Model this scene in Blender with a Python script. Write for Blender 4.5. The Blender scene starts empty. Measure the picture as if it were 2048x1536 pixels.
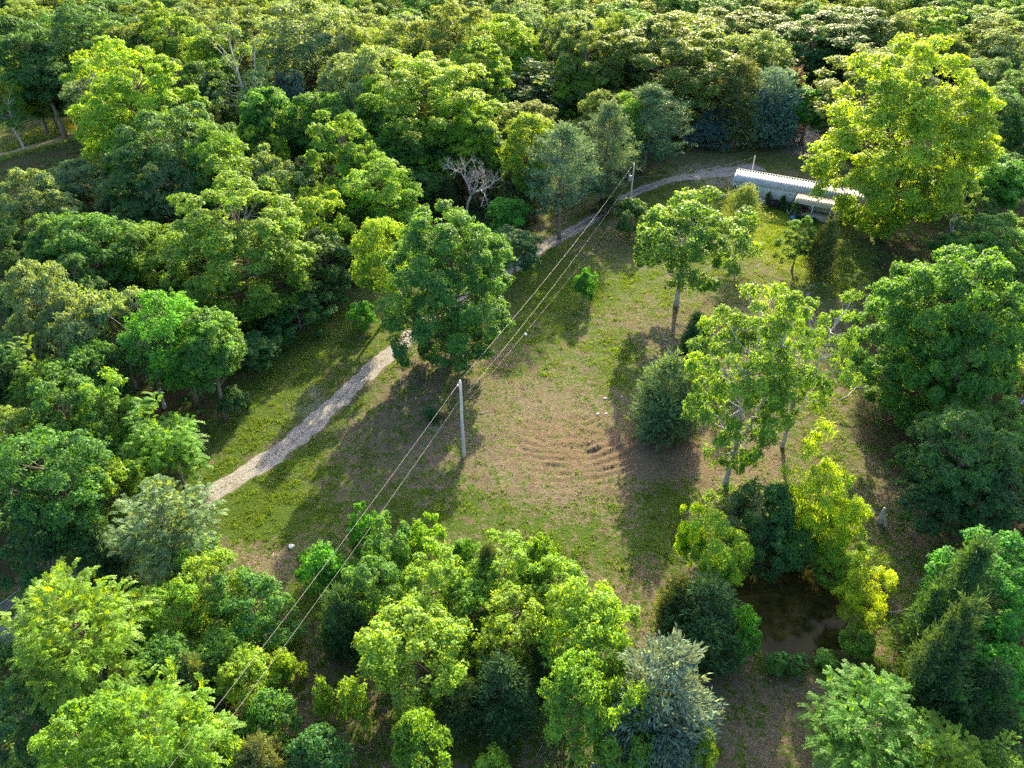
import bpy, math, random
import numpy as np
from mathutils import Vector, Matrix

# ------------------------------------------------------------------ camera, light, exposure
S = bpy.context.scene
COL = S.collection
H_CAM = 50.0; PITCH = math.radians(36.0); FPX = 1435.0
cd = bpy.data.cameras.new('camera'); cam = bpy.data.objects.new('camera', cd); COL.objects.link(cam)
cam.location = (0, 0, H_CAM); cam.rotation_euler = (math.radians(90) - PITCH, 0, 0)
cd.sensor_width = 36.0; cd.lens = FPX / 2048 * 36.0; cd.clip_end = 6000; cd.clip_start = 0.5
S.camera = cam
SUN_EL = math.radians(24.5); SUN_AZ = math.radians(13.5)
W = bpy.data.worlds.new('World'); S.world = W; W.use_nodes = True
nt = W.node_tree; bg = nt.nodes['Background']
sky = nt.nodes.new('ShaderNodeTexSky'); sky.sky_type = 'NISHITA'; sky.sun_disc = False
sky.sun_elevation = SUN_EL; sky.sun_rotation = SUN_AZ; sky.altitude = 200; sky.air_density = 0.8; sky.dust_density = 4.0; sky.ozone_density = 0.4
nt.links.new(sky.outputs[0], bg.inputs[0]); bg.inputs[1].default_value = 0.15
sl = bpy.data.lights.new('sun', 'SUN'); so = bpy.data.objects.new('sun', sl); COL.objects.link(so)
sl.energy = 4.2; sl.angle = math.radians(0.6); sl.color = (1.0, 0.82, 0.50)
sd = Vector((math.sin(SUN_AZ) * math.cos(SUN_EL), math.cos(SUN_AZ) * math.cos(SUN_EL), math.sin(SUN_EL)))
so.rotation_euler = (-sd).to_track_quat('-Z', 'Y').to_euler(); so.location = (60, 200, 120)
S.view_settings.view_transform = 'Standard'; S.view_settings.look = 'None'
S.view_settings.exposure = 2.35; S.view_settings.gamma = 1.0
S.render.engine = 'CYCLES'
cy = S.cycles
cy.max_bounces = 9; cy.diffuse_bounces = 6; cy.glossy_bounces = 2; cy.transmission_bounces = 6; cy.volume_bounces = 0
cy.use_denoising = False; cy.denoiser = 'OPENIMAGEDENOISE'; cy.denoising_input_passes = 'RGB_ALBEDO_NORMAL'; cy.denoising_prefilter = 'ACCURATE'; cy.caustics_reflective = False; cy.caustics_refractive = False
cy.sample_clamp_indirect = 4.0; cy.sample_clamp_direct = 6.0

# ------------------------------------------------------------------ pixel <-> place
sp_, cp_ = math.sin(PITCH), math.cos(PITCH)
def ray(px, py):
    a = (px - 1024) / FPX; b = (768 - py) / FPX
    return a, b * sp_ + cp_, b * cp_ - sp_
def at(px, py, z=0.0):
    dx, dy, dz = ray(px, py); t = (z - H_CAM) / dz
    return Vector((dx * t, dy * t, z))
def depth(p): return p[1] * cp_ + (H_CAM - p[2]) * sp_
def mpx(p): return depth(p) / FPX          # metres per photo pixel
def proj(x, y, z):
    d = y * cp_ + (H_CAM - z) * sp_
    return 1024 + FPX * x / d, 768 - FPX * (y * sp_ + (z - H_CAM) * cp_) / d

# ------------------------------------------------------------------ noise and fields
def _hash(i, j, s):
    v = np.sin(i * 127.1 + j * 311.7 + s * 74.7) * 43758.5453
    return v - np.floor(v)
def vnoise(x, y, s=0):
    x = np.asarray(x, float); y = np.asarray(y, float)
    i = np.floor(x); j = np.floor(y); u = x - i; v = y - j
    u = u * u * (3 - 2 * u); v = v * v * (3 - 2 * v)
    return (_hash(i, j, s) * (1 - u) + _hash(i + 1, j, s) * u) * (1 - v) + (_hash(i, j + 1, s) * (1 - u) + _hash(i + 1, j + 1, s) * u) * v
def fbm(x, y, s=0, o=4):
    t = 0; a = .5
    for k in range(o):
        t = t + a * vnoise(x * 2 ** k, y * 2 ** k, s + k); a *= .5
    return t
def gpoly(pts): return np.array([at(*p)[:2] for p in pts])
def inside(P, x, y):
    x = np.asarray(x, float); y = np.asarray(y, float); r = np.zeros(x.shape, bool); n = len(P)
    for k in range(n):
        x0, y0 = P[k]; x1, y1 = P[(k + 1) % n]
        if y0 == y1: continue
        c = ((y0 > y) != (y1 > y)) & (x < (x1 - x0) * (y - y0) / (y1 - y0) + x0); r ^= c
    return r
def seg_dist(P, x, y):
    d = np.full(np.shape(x), 1e9)
    for (x0, y0), (x1, y1) in zip(P[:-1], P[1:]):
        L = (x1 - x0) ** 2 + (y1 - y0) ** 2 + 1e-9
        t = np.clip(((x - x0) * (x1 - x0) + (y - y0) * (y1 - y0)) / L, 0, 1)
        d = np.minimum(d, np.hypot(x - x0 - t * (x1 - x0), y - y0 - t * (y1 - y0)))
    return d
CLEAR = gpoly([(-150, 1280), (60, 1130), (200, 1065), (345, 990), (395, 880), (450, 785), (535, 700), (630, 630), (700, 580), (860, 545),
               (980, 500), (1040, 465), (1100, 425), (1180, 390), (1290, 345), (1380, 295), (1560, 235), (1660, 210), (1700, 235), (1712, 330), (1760, 420),
               (1745, 560), (1705, 640), (1720, 880), (1800, 960), (1890, 1020), (1850, 1200), (1850, 1400), (1950, 1600), (-150, 1650)])
TRACKAREA = gpoly([(-200, 345), (0, 325), (120, 290), (195, 268), (215, 225), (190, 195), (140, 205), (150, 230), (0, 272), (-200, 310)])
LOWLEFT = gpoly([(-150, 1640), (-150, 1330), (60, 1260), (150, 1200), (330, 1050), (420, 1130), (560, 1180), (590, 1290), (560, 1400), (520, 1640)])
BELT = gpoly([(605, 1105), (740, 1075), (900, 1090), (1130, 1110), (1180, 1200), (1270, 1310), (1400, 1400), (1430, 1600), (1110, 1600), (1060, 1480), (900, 1410), (760, 1390), (650, 1300)])
PONDRIM = gpoly([(1400, 1000), (1460, 960), (1620, 960), (1720, 1050), (1780, 1130), (1780, 1230), (1740, 1290), (1660, 1310), (1540, 1310), (1420, 1310), (1330, 1270), (1330, 1200), (1400, 1130)])
DRIVE = [at(*p)[:2] for p in [(-140, 1365), (60, 1228), (200, 1122), (385, 1008), (470, 960), (580, 888), (660, 815), (735, 745), (800, 690), (870, 632),
                              (950, 580), (1025, 535), (1090, 490), (1160, 452), (1225, 412), (1275, 383), (1340, 360), (1410, 350), (1480, 340), (1520, 332)]]
TRACK = [at(*p)[:2] for p in [(-250, 345), (-60, 322), (60, 295), (130, 275), (190, 255), (240, 235)]]
def smooth(P, n=6):
    P = np.array(P); out = []
    for i in range(len(P) - 1):
        p0 = P[max(i - 1, 0)]; p1 = P[i]; p2 = P[i + 1]; p3 = P[min(i + 2, len(P) - 1)]
        for t in np.linspace(0, 1, n, endpoint=False):
            out.append(.5 * ((2 * p1) + (p2 - p0) * t + (2 * p0 - 5 * p1 + 4 * p2 - p3) * t * t + (-p0 + 3 * p1 - 3 * p2 + p3) * t ** 3))
    out.append(P[-1]); return np.array(out)
DRIVE = smooth(DRIVE); TRACK = smooth(TRACK)
PC = np.array([24.0, 37.6]); PR = np.array([5.0, 4.6])
def pond_r(x, y):
    a = np.arctan2(y - PC[1], x - PC[0])
    return np.hypot((x - PC[0]) / PR[0], (y - PC[1]) / PR[1]) / (1 + .08 * np.sin(2 * a + 1) + .06 * np.sin(3 * a + 2) + .03 * np.sin(7 * a))
# disturbed soil with curved tractor ruts
RC = np.array(at(1120, 800)[:2])
def gz(x, y):
    x = np.asarray(x, float); y = np.asarray(y, float)
    z = .35 * (fbm(x / 14, y / 14, 3, 3) - .45) + .13 * (fbm(x / 1.5, y / 1.5, 9, 3) - .45)
    d = seg_dist(DRIVE, x, y); w = np.clip((d - 1.3) / 2.2, 0, 1); w = w * w * (3 - 2 * w)
    z = z * w + (1 - w) * (.35 * (fbm(x / 14, y / 14, 3, 2) - .45) - .02)
    c = at(1170, 890); r = np.hypot(x - c[0], (y - c[1]) * 1.1); rc = np.hypot(x - RC[0], (y - RC[1]))
    k = np.clip(1 - r / 8.5, 0, 1)
    z = z + k ** .7 * (.17 * np.sin(rc * 2 * math.pi / 1.0 + 3 * vnoise(x / 2.5, y / 2.5, 5)) * np.clip(vnoise(x / 2.2, y / 2.2, 8) * 2.4 - .9, 0, 1) + .22 * (vnoise(x / .7, y / .7, 21) - .5))
    pr = pond_r(x, y); s = np.clip((1.45 - pr) / .65, 0, 1); s = s * s * (3 - 2 * s)
    return z - 1.25 * s
def gzs(x, y): return float(gz(np.array([x]), np.array([y]))[0])

# ------------------------------------------------------------------ mesh helpers
def new_mesh(name, V, F=None, mat=None, attr=None, smooth_=False):
    """V (n,3); F list of (m,k) int arrays"""
    me = bpy.data.meshes.new(name); V = np.asarray(V, np.float32)
    arrs = [np.asarray(f, np.int32) for f in F if len(f)]
    nl = sum(a.size for a in arrs); nf = sum(len(a) for a in arrs)
    me.vertices.add(len(V)); me.vertices.foreach_set('co', V.ravel())
    me.loops.add(nl); me.loops.foreach_set('vertex_index', np.concatenate([a.ravel() for a in arrs]))
    me.polygons.add(nf)
    tot = np.concatenate([np.full(len(a), a.shape[1], np.int32) for a in arrs]); st = np.concatenate([[0], np.cumsum(tot)[:-1]]).astype(np.int32)
    me.polygons.foreach_set('loop_start', st); me.polygons.foreach_set('loop_total', tot)
    if smooth_: me.polygons.foreach_set('use_smooth', np.ones(nf, bool))
    if attr:
        for k, (dom, v) in attr.items():
            a = me.attributes.new(k, 'FLOAT', dom); a.data.foreach_set('value', np.asarray(v, np.float32))
    me.update(calc_edges=True)
    if mat: me.materials.append(mat)
    return me
def link(name, me, parent=None, color=None):
    o = bpy.data.objects.new(name, me); COL.objects.link(o)
    if parent: o.parent = parent
    if color: o.color = (*color, 1)
    return o
def tag(o, label=None, cat=None, group=None, kind=None):
    if label: o['label'] = label
    if cat: o['category'] = cat
    if group: o['group'] = group
    if kind: o['kind'] = kind
    return o
def thing(name, label, cat, loc, rz=0, sc=(1, 1, 1), group=None):
    o = bpy.data.objects.new(name, None); COL.objects.link(o); o.empty_display_size = .3
    o.location = loc; o.rotation_euler = (0, 0, rz); o.scale = sc
    return tag(o, label, cat, group)
class MB:
    def __init__(s): s.v = []; s.q = []; s.t = []; s.n = 0
    def add(s, V, Q=(), T=()):
        V = np.asarray(V, float); s.v.append(V)
        if len(Q): s.q.append(np.asarray(Q, int) + s.n)
        if len(T): s.t.append(np.asarray(T, int) + s.n)
        s.n += len(V); return s
    def box(s, c, d, R=None):
        c = np.array(c, float); d = np.array(d, float) / 2
        V = np.array([[x, y, z] for x in (-1, 1) for y in (-1, 1) for z in (-1, 1)], float) * d
        if R is not None: V = V @ np.array(R).T
        return s.add(V + c, [[0, 1, 3, 2], [4, 6, 7, 5], [0, 4, 5, 1], [2, 3, 7, 6], [0, 2, 6, 4], [1, 5, 7, 3]])
    def tube(s, P, r, k=6, cap=True):
        P = np.array(P, float); n = len(P); r = np.broadcast_to(np.array(r, float), (n,))
        T = np.gradient(P, axis=0); T /= np.linalg.norm(T, axis=1)[:, None] + 1e-9
        ref = np.array([1.0, 0, 0]) if abs(T[0, 0]) < .8 else np.array([0, 1.0, 0])
        A = np.cross(T, ref); A /= np.linalg.norm(A, axis=1)[:, None] + 1e-9; B = np.cross(T, A)
        a = np.arange(k) * 2 * math.pi / k
        V = P[:, None] + r[:, None, None] * (np.cos(a)[None, :, None] * A[:, None] + np.sin(a)[None, :, None] * B[:, None])
        i = np.arange(n - 1)[:, None] * k; j = np.arange(k)[None]; j2 = (j + 1) % k
        Q = np.stack([i + j, i + j2, i + k + j2, i + k + j], -1).reshape(-1, 4)
        V = V.reshape(-1, 3); Tt = []
        if cap:
            V = np.vstack([V, P[0], P[-1]]); e = n * k
            Tt = [[e, (x + 1) % k, x] for x in range(k)] + [[e + 1, (n - 1) * k + x, (n - 1) * k + (x + 1) % k] for x in range(k)]
        return s.add(V, Q, Tt)
    def mesh(s, name, mat, smooth_=False):
        F = []
        if s.q: F.append(np.concatenate(s.q))
        if s.t: F.append(np.concatenate(s.t))
        return new_mesh(name, np.concatenate(s.v), F, mat, None, smooth_)
    def build(s, name, mat, parent=None, smooth_=False, color=None):
        return link(name, s.mesh(name, mat, smooth_), parent, color)

# ------------------------------------------------------------------ materials
def mat(name):
    m = bpy.data.materials.new(name); m.use_nodes = True; t = m.node_tree; t.nodes.clear()
    o = t.nodes.new('ShaderNodeOutputMaterial'); return m, t, o
def N(t, ty, **kw):
    n = t.nodes.new(ty)
    for k, v in kw.items(): setattr(n, k, v)
    return n
def mixc(t, f, a, b, mode='MIX'):
    n = N(t, 'ShaderNodeMix', data_type='RGBA', blend_type=mode)
    for s, v in ((0, f), (6, a), (7, b)):
        if hasattr(v, 'is_output'): t.links.new(v, n.inputs[s])
        elif s == 0: n.inputs[0].default_value = v
        else: n.inputs[s].default_value = (*v, 1)
    return n.outputs[2]
def math_(t, op, a, b=0.0, c=None, clamp=False):
    n = N(t, 'ShaderNodeMath', operation=op, use_clamp=clamp)
    for i, v in enumerate((a, b) if c is None else (a, b, c)):
        if hasattr(v, 'is_output'): t.links.new(v, n.inputs[i])
        else: n.inputs[i].default_value = v
    return n.outputs[0]
def noise(t, scale, detail=4, rough=.6, vec=None, dist=0):
    n = N(t, 'ShaderNodeTexNoise'); n.inputs['Scale'].default_value = scale; n.inputs['Detail'].default_value = detail
    n.inputs['Roughness'].default_value = rough; n.inputs['Distortion'].default_value = dist
    if vec: t.links.new(vec, n.inputs['Vector'])
    return n.outputs['Fac']
def ramp(t, f, stops):
    n = N(t, 'ShaderNodeValToRGB'); e = n.color_ramp.elements
    while len(e) < len(stops): e.new(.5)
    for el, (p, c) in zip(e, stops): el.position = p; el.color = (*c, 1) if len(c) == 3 else c
    t.links.new(f, n.inputs[0]); return n.outputs[0]
def step(t, f, a, b):
    n = N(t, 'ShaderNodeMapRange', interpolation_type='SMOOTHSTEP'); t.links.new(f, n.inputs[0]); n.inputs[1].default_value = a; n.inputs[2].default_value = b
    return n.outputs[0]
def geo(t): return N(t, 'ShaderNodeNewGeometry').outputs['Position']
def principled(t, o, col, rough=.8, spec=.3, metal=0, bump=None, strength=.4, dist=.03):
    p = N(t, 'ShaderNodeBsdfPrincipled')
    if hasattr(col, 'is_output'): t.links.new(col, p.inputs['Base Color'])
    else: p.inputs['Base Color'].default_value = (*col, 1)
    p.inputs['Roughness'].default_value = rough; p.inputs['Specular IOR Level'].default_value = spec; p.inputs['Metallic'].default_value = metal
    if bump is not None:
        b = N(t, 'ShaderNodeBump'); b.inputs['Strength'].default_value = strength; b.inputs['Distance'].default_value = dist
        t.links.new(bump, b.inputs['Height']); t.links.new(b.outputs[0], p.inputs['Normal'])
    t.links.new(p.outputs[0], o.inputs[0]); return p

def leaf_mat(name, trans=.45, rough=.5, spec=.35, warm=(1.5, 1.25, .45)):
    m, t, o = mat(name)
    oi = N(t, 'ShaderNodeObjectInfo'); at_ = N(t, 'ShaderNodeAttribute', attribute_name='tint')
    v = N(t, 'ShaderNodeVectorMath', operation='SCALE'); t.links.new(oi.outputs['Color'], v.inputs[0]); t.links.new(at_.outputs['Fac'], v.inputs['Scale'])
    f = step(t, at_.outputs['Fac'], .9, 1.6)
    c = mixc(t, math_(t, 'MULTIPLY', f, .45), v.outputs[0], mixc(t, 1.0, v.outputs[0], (1.35, 1.2, .8), 'MULTIPLY'))
    p = N(t, 'ShaderNodeBsdfPrincipled'); t.links.new(mixc(t, 1.0, mixc(t, 1.0, c, (.78, 1.0, 1.25), 'MULTIPLY'), (.0, .004, .026), 'ADD'), p.inputs['Base Color']); p.inputs['Roughness'].default_value = rough; p.inputs['Specular IOR Level'].default_value = spec  # bluish sky sheen of shaded crowns painted into the reflected leaf colour
    tr = N(t, 'ShaderNodeBsdfTranslucent'); t.links.new(mixc(t, 1.0, c, warm, 'MULTIPLY'), tr.inputs[0])
    mx = N(t, 'ShaderNodeMixShader'); mx.inputs[0].default_value = trans
    t.links.new(p.outputs[0], mx.inputs[1]); t.links.new(tr.outputs[0], mx.inputs[2]); t.links.new(mx.outputs[0], o.inputs[0])
    return m
M = {}
M['leaf'] = leaf_mat('leaf', .5, .55, .27, (1.50, 1.36, .26)); M['needle'] = leaf_mat('needle', .3, .65, .12, (1.3, 1.15, .6)); M['blade'] = leaf_mat('grass_blade', .5, .6, .25, (1.5, 1.2, .4))
def simple(name, col, rough=.8, spec=.3, metal=0, var=.25, scale=3, bump=0):
    m, t, o = mat(name); f = noise(t, scale, 5, .6, geo(t))
    c = mixc(t, f, tuple(x * (1 - var) for x in col), tuple(x * (1 + var) for x in col))
    principled(t, o, c, rough, spec, metal, f if bump else None, bump, .05); M[name] = m; return m
def bark(name, a, b):
    m, t, o = mat(name); tc = N(t, 'ShaderNodeTexCoord'); mp = N(t, 'ShaderNodeMapping'); mp.inputs['Scale'].default_value = (6, 6, 1.2)
    t.links.new(tc.outputs['Object'], mp.inputs[0]); f = noise(t, 2.0, 6, .65, mp.outputs[0])
    principled(t, o, ramp(t, f, [(.35, a), (.65, b)]), .9, .15, 0, f, .6, .04); M[name] = m
bark('bark', (.10, .075, .055), (.24, .20, .16)); bark('pale_bark', (.22, .20, .18), (.52, .50, .46)); bark('dead_wood', (.24, .225, .21), (.46, .44, .42)); bark('brown_wood', (.12, .07, .04), (.30, .19, .11))
simple('weathered_pole', (.46, .42, .37), .85, .2, 0, .3, 2.5, .2); simple('galvanized', (.55, .58, .6), .45, .5, .6, .15, 4); simple('ceramic', (.7, .72, .74), .3, .5)
simple('wire', (.30, .29, .27), .6, .3, .2); simple('white_trim', (.74, .75, .74), .6, .3); simple('skirting', (.26, .31, .36), .7, .3, 0, .2, 2)
simple('pane', (.02, .025, .03), .08, .6); simple('deck', (.34, .31, .26), .8, .2, 0, .3, 3); simple('lattice', (.55, .54, .5), .8); simple('blue_plastic', (.08, .30, .60), .4, .4)
simple('stone_white', (.62, .60, .57), .85, .2, 0, .25, 6, .3); simple('gate_steel', (.30, .36, .38), .4, .5, .5); simple('blue_tarp', (.16, .30, .48), .5, .4); simple('board', (.46, .42, .36), .8, .2, 0, .3, 3)
simple('purple_leaf', (.09, .04, .05), .6)

def ground_mat():
    m, t, o = mat('ground'); P = geo(t)
    A = lambda n: N(t, 'ShaderNodeAttribute', attribute_name=n).outputs['Fac']
    big = noise(t, .11, 5, .6, P); mid = noise(t, .6, 6, .65, P, .4); fine = noise(t, 4.5, 6, .7, P, .3); vf = noise(t, 17, 4, .7, P); pat = noise(t, 1.7, 6, .7, P, .8)
    dirt = ramp(t, mid, [(.3, (.090, .074, .049)), (.5, (.140, .119, .080)), (.7, (.192, .168, .116))])
    dirt = mixc(t, step(t, fine, .5, .8), dirt, (.205, .172, .122)); dirt = mixc(t, step(t, vf, .6, .72), dirt, (.085, .06, .04))
    dirt = mixc(t, math_(t, 'MULTIPLY', A('soil'), .75), dirt, ramp(t, fine, [(.35, (.095, .064, .040)), (.65, (.18, .13, .086))]))
    st = N(t, 'ShaderNodeMapping'); st.inputs['Scale'].default_value = (1.0, 5.0, 1); st.inputs['Rotation'].default_value = (0, 0, .5); t.links.new(P, st.inputs[0])
    straw = noise(t, 3.2, 5, .7, st.outputs[0], .6); dirt = mixc(t, math_(t, 'MULTIPLY', step(t, straw, .56, .68), .7), dirt, (.235, .20, .145))
    grass = ramp(t, fine, [(.3, (.024, .052, .009)), (.5, (.052, .098, .013)), (.72, (.105, .150, .022))])
    grass = mixc(t, math_(t, 'MULTIPLY', A('lawn'), .7), grass, ramp(t, fine, [(.3, (.07, .13, .008)), (.6, (.16, .22, .012))]))
    k = math_(t, 'ADD', math_(t, 'ADD', math_(t, 'ADD', A('grass'), math_(t, 'MULTIPLY', math_(t, 'SUBTRACT', pat, .5), 3.0)), math_(t, 'MULTIPLY', math_(t, 'SUBTRACT', mid, .5), 1.9)), math_(t, 'ADD', math_(t, 'MULTIPLY', math_(t, 'SUBTRACT', fine, .5), 1.1), math_(t, 'MULTIPLY', math_(t, 'SUBTRACT', vf, .5), .5)))
    c = mixc(t, step(t, k, .40, .62), dirt, grass)
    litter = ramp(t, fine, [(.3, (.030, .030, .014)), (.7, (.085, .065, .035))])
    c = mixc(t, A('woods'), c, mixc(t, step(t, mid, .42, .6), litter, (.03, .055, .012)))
    c = mixc(t, A('mud'), c, ramp(t, fine, [(.3, (.06, .045, .028)), (.7, (.14, .11, .07))]))
    grav = ramp(t, vf, [(.3, (.15, .145, .135)), (.5, (.23, .222, .21)), (.7, (.31, .30, .285))])
    c = mixc(t, math_(t, 'MULTIPLY', A('gravel'), step(t, math_(t, 'ADD', mid, math_(t, 'MULTIPLY', fine, .5)), .55, .8)), c, grav)
    h = math_(t, 'ADD', math_(t, 'MULTIPLY', fine, 1.1), math_(t, 'MULTIPLY', vf, .45))
    principled(t, o, c, .95, .08, 0, h, 1.0, .34); return m
M['ground'] = ground_mat()
def drive_mat():
    m, t, o = mat('gravel_drive'); P = geo(t)
    A = lambda n: N(t, 'ShaderNodeAttribute', attribute_name=n).outputs['Fac']
    mid = noise(t, .9, 6, .65, P, .5); fine = noise(t, 3.2, 7, .78, P, .4); vf = noise(t, 8, 6, .8, P)
    g = ramp(t, vf, [(.3, (.15, .145, .135)), (.5, (.235, .228, .215)), (.72, (.33, .32, .30))])
    g = mixc(t, step(t, mid, .45, .7), g, mixc(t, 1.0, g, (.72, .66, .58), 'MULTIPLY'))
    k = math_(t, 'ADD', A('wear'), math_(t, 'ADD', math_(t, 'MULTIPLY', math_(t, 'SUBTRACT', mid, .5), 1.5), math_(t, 'MULTIPLY', math_(t, 'SUBTRACT', fine, .5), 1.2)))
    d = ramp(t, fine, [(.3, (.085, .070, .05)), (.7, (.16, .138, .105))])
    c = mixc(t, step(t, k, .55, .85), g, d)
    c = mixc(t, step(t, math_(t, 'ADD', A('weed'), math_(t, 'MULTIPLY', math_(t, 'SUBTRACT', fine, .5), 2.6)), .48, .62), c, (.05, .085, .016))
    principled(t, o, c, .95, .1, 0, math_(t, 'ADD', vf, fine), 1.0, .14); return m
M['drive'] = drive_mat()
def track_mat():
    m, t, o = mat('grass_track'); P = geo(t); fine = noise(t, 2, 6, .7, P)
    principled(t, o, ramp(t, fine, [(.3, (.16, .14, .06)), (.7, (.34, .28, .14))]), .95, .1, 0, fine, .6, .1); return m
M['track'] = track_mat()
def water_mat():
    m, t, o = mat('pond_water'); P = geo(t); f = noise(t, .8, 5, .6, P); g = noise(t, 5, 3, .6, P)
    principled(t, o, ramp(t, f, [(.35, (.012, .014, .005)), (.65, (.046, .040, .009))]), .06, .06, 0, g, .04, .02); return m
M['water'] = water_mat()
def metal_ribbed(name, a, b, rough=.35, metal=.5):
    m, t, o = mat(name); f = noise(t, .8, 5, .6, geo(t)); g = noise(t, 7, 4, .6, geo(t))
    principled(t, o, mixc(t, math_(t, 'MULTIPLY', g, .5), ramp(t, f, [(.35, a), (.65, b)]), tuple(x * .7 for x in a)), rough, .5, metal, None); M[name] = m
metal_ribbed('roof_metal', (.32, .34, .36), (.46, .475, .49), .6, .05); metal_ribbed('porch_metal', (.36, .31, .23), (.50, .44, .35), .6, .1); metal_ribbed('shed_metal', (.22, .20, .19), (.38, .34, .31), .55, .3)
def siding_mat():
    m, t, o = mat('siding'); tc = N(t, 'ShaderNodeTexCoord'); mp = N(t, 'ShaderNodeMapping'); mp.inputs['Scale'].default_value = (3.2, 3.2, .35); t.links.new(tc.outputs['Object'], mp.inputs[0])
    f = noise(t, 2.2, 5, .65, mp.outputs[0]); principled(t, o, ramp(t, f, [(.3, (.34, .35, .34)), (.45, (.60, .61, .60)), (.6, (.68, .69, .69))]), .55, .3); return m
M['siding'] = siding_mat()

# ------------------------------------------------------------------ ground sheet
def axis(a, b, st, far):
    c = list(np.arange(a, b + 1e-6, st)); d = st; x = b
    hi = []
    while x < far: d *= 1.22; x += d; hi.append(x)
    d = st; x = a; lo = []
    while x > -far: d *= 1.22; x -= d; lo.append(x)
    return np.array(lo[::-1] + c + hi)
xs = axis(-58, 66, .27, 3500); ys = axis(20, 135, .27, 3500)
GX, GY = np.meshgrid(xs, ys); gxf, gyf = GX.ravel(), GY.ravel()
gzf = gz(gxf, gyf)
def blob(x, y, px, py, rx, ry, soft=.5):
    c = at(px, py); r = np.hypot((x - c[0]) / rx, (y - c[1]) / ry)
    return np.clip((1 + soft - r) / (2 * soft), 0, 1)
def lawn_at(x, y): return np.maximum(blob(x, y, 1560, 470, 6.5, 16, .35), blob(x, y, 1590, 430, 8, 7, .4))
def grass_at(x, y):
    g = np.full(np.shape(x), .44)
    g = g + .18 * (vnoise(x / 5, y / 5, 31) - .5)
    for px, py, rx, ry, v in [(560, 760, 5, 9, .35), (440, 900, 4, 7, .25), (690, 660, 5, 8, .35), (500, 1010, 4, 3.5, .4), (600, 960, 3, 5, .3), (560, 1040, 6, 3, .3), (1090, 650, 5, 10, .3), (1130, 560, 7, 9, .38),
                              (1230, 720, 3, 8, .3), (1330, 560, 9, 9, .25), (1400, 470, 9, 9, .25), (1650, 520, 9, 12, .35), (1420, 410, 12, 9, .4), (1600, 300, 12, 9, .3), (1340, 1060, 3, 4, .32), (1350, 980, 2.5, 2.5, .25),
                              (950, 1040, 8, 3, .22), (1180, 1110, 6, 3, .25), (830, 1010, 5, 4, .15), (1750, 1330, 4, 5, .2), (1800, 1120, 3, 8, .2), (830, 1480, 4, 3, .2), (950, 1460, 5, 2.5, .25), (610, 1200, 2, 5, .3), (1600, 1320, 5, 1.6, .35),
                              (1120, 850, 8, 7, -.22), (1150, 930, 9, 5, -.14), (820, 870, 6, 5, -.08), (700, 930, 4, 4, .06), (980, 900, 4, 5, -.04), (960, 780, 4, 6, .05), (1400, 700, 6, 14, -.16), (1480, 620, 6, 9, -.12), (1330, 920, 5, 4, -.25), (1470, 900, 6, 6, -.2), (1480, 1400, 7, 6, -.12), (760, 1330, 2, 4, -.2), (1800, 1010, 4, 6, -.2), (500, 1120, 5, 2.5, -.15), (1600, 285, 7, 9, -.6), (880, 740, 5, 5, -.15)]:
        g = g + v * blob(x, y, px, py, rx, ry)
    g = np.maximum(g, .95 * lawn_at(x, y))
    g = np.where(inside(TRACKAREA, x, y), .95, g)
    d = seg_dist(DRIVE, x, y)
    g = g + .25 * np.clip(1 - abs(d - 2.4) / 1.4, 0, 1)
    return g
GR = grass_at(gxf, gyf)
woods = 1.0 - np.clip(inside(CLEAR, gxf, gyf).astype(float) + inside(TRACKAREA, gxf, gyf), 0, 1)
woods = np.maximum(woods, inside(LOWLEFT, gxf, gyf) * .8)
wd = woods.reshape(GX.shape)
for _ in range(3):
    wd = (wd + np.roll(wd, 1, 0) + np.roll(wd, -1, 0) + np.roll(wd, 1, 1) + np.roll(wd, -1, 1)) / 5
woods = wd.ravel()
mud = np.clip((1.25 - pond_r(gxf, gyf)) / .2, 0, 1)
soil = np.maximum(blob(gxf, gyf, 1170, 890, 7, 5), .6 * blob(gxf, gyf, 1420, 910, 6, 4))
grav = np.maximum(blob(gxf, gyf, 1610, 280, 7, 15, .5), np.maximum(.45 * blob(gxf, gyf, 620, 800, 1.5, 3), .7 * blob(gxf, gyf, 1440, 350, 8, 6)))
nx, ny = len(xs), len(ys)
ii = (np.arange(ny - 1)[:, None] * nx + np.arange(nx - 1)[None]).ravel()
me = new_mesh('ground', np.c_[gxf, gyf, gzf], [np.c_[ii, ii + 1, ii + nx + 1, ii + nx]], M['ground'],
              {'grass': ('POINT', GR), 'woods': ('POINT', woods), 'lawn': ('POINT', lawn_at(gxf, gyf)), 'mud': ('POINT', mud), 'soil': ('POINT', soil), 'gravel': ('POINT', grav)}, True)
tag(link('ground', me), kind='structure')

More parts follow.
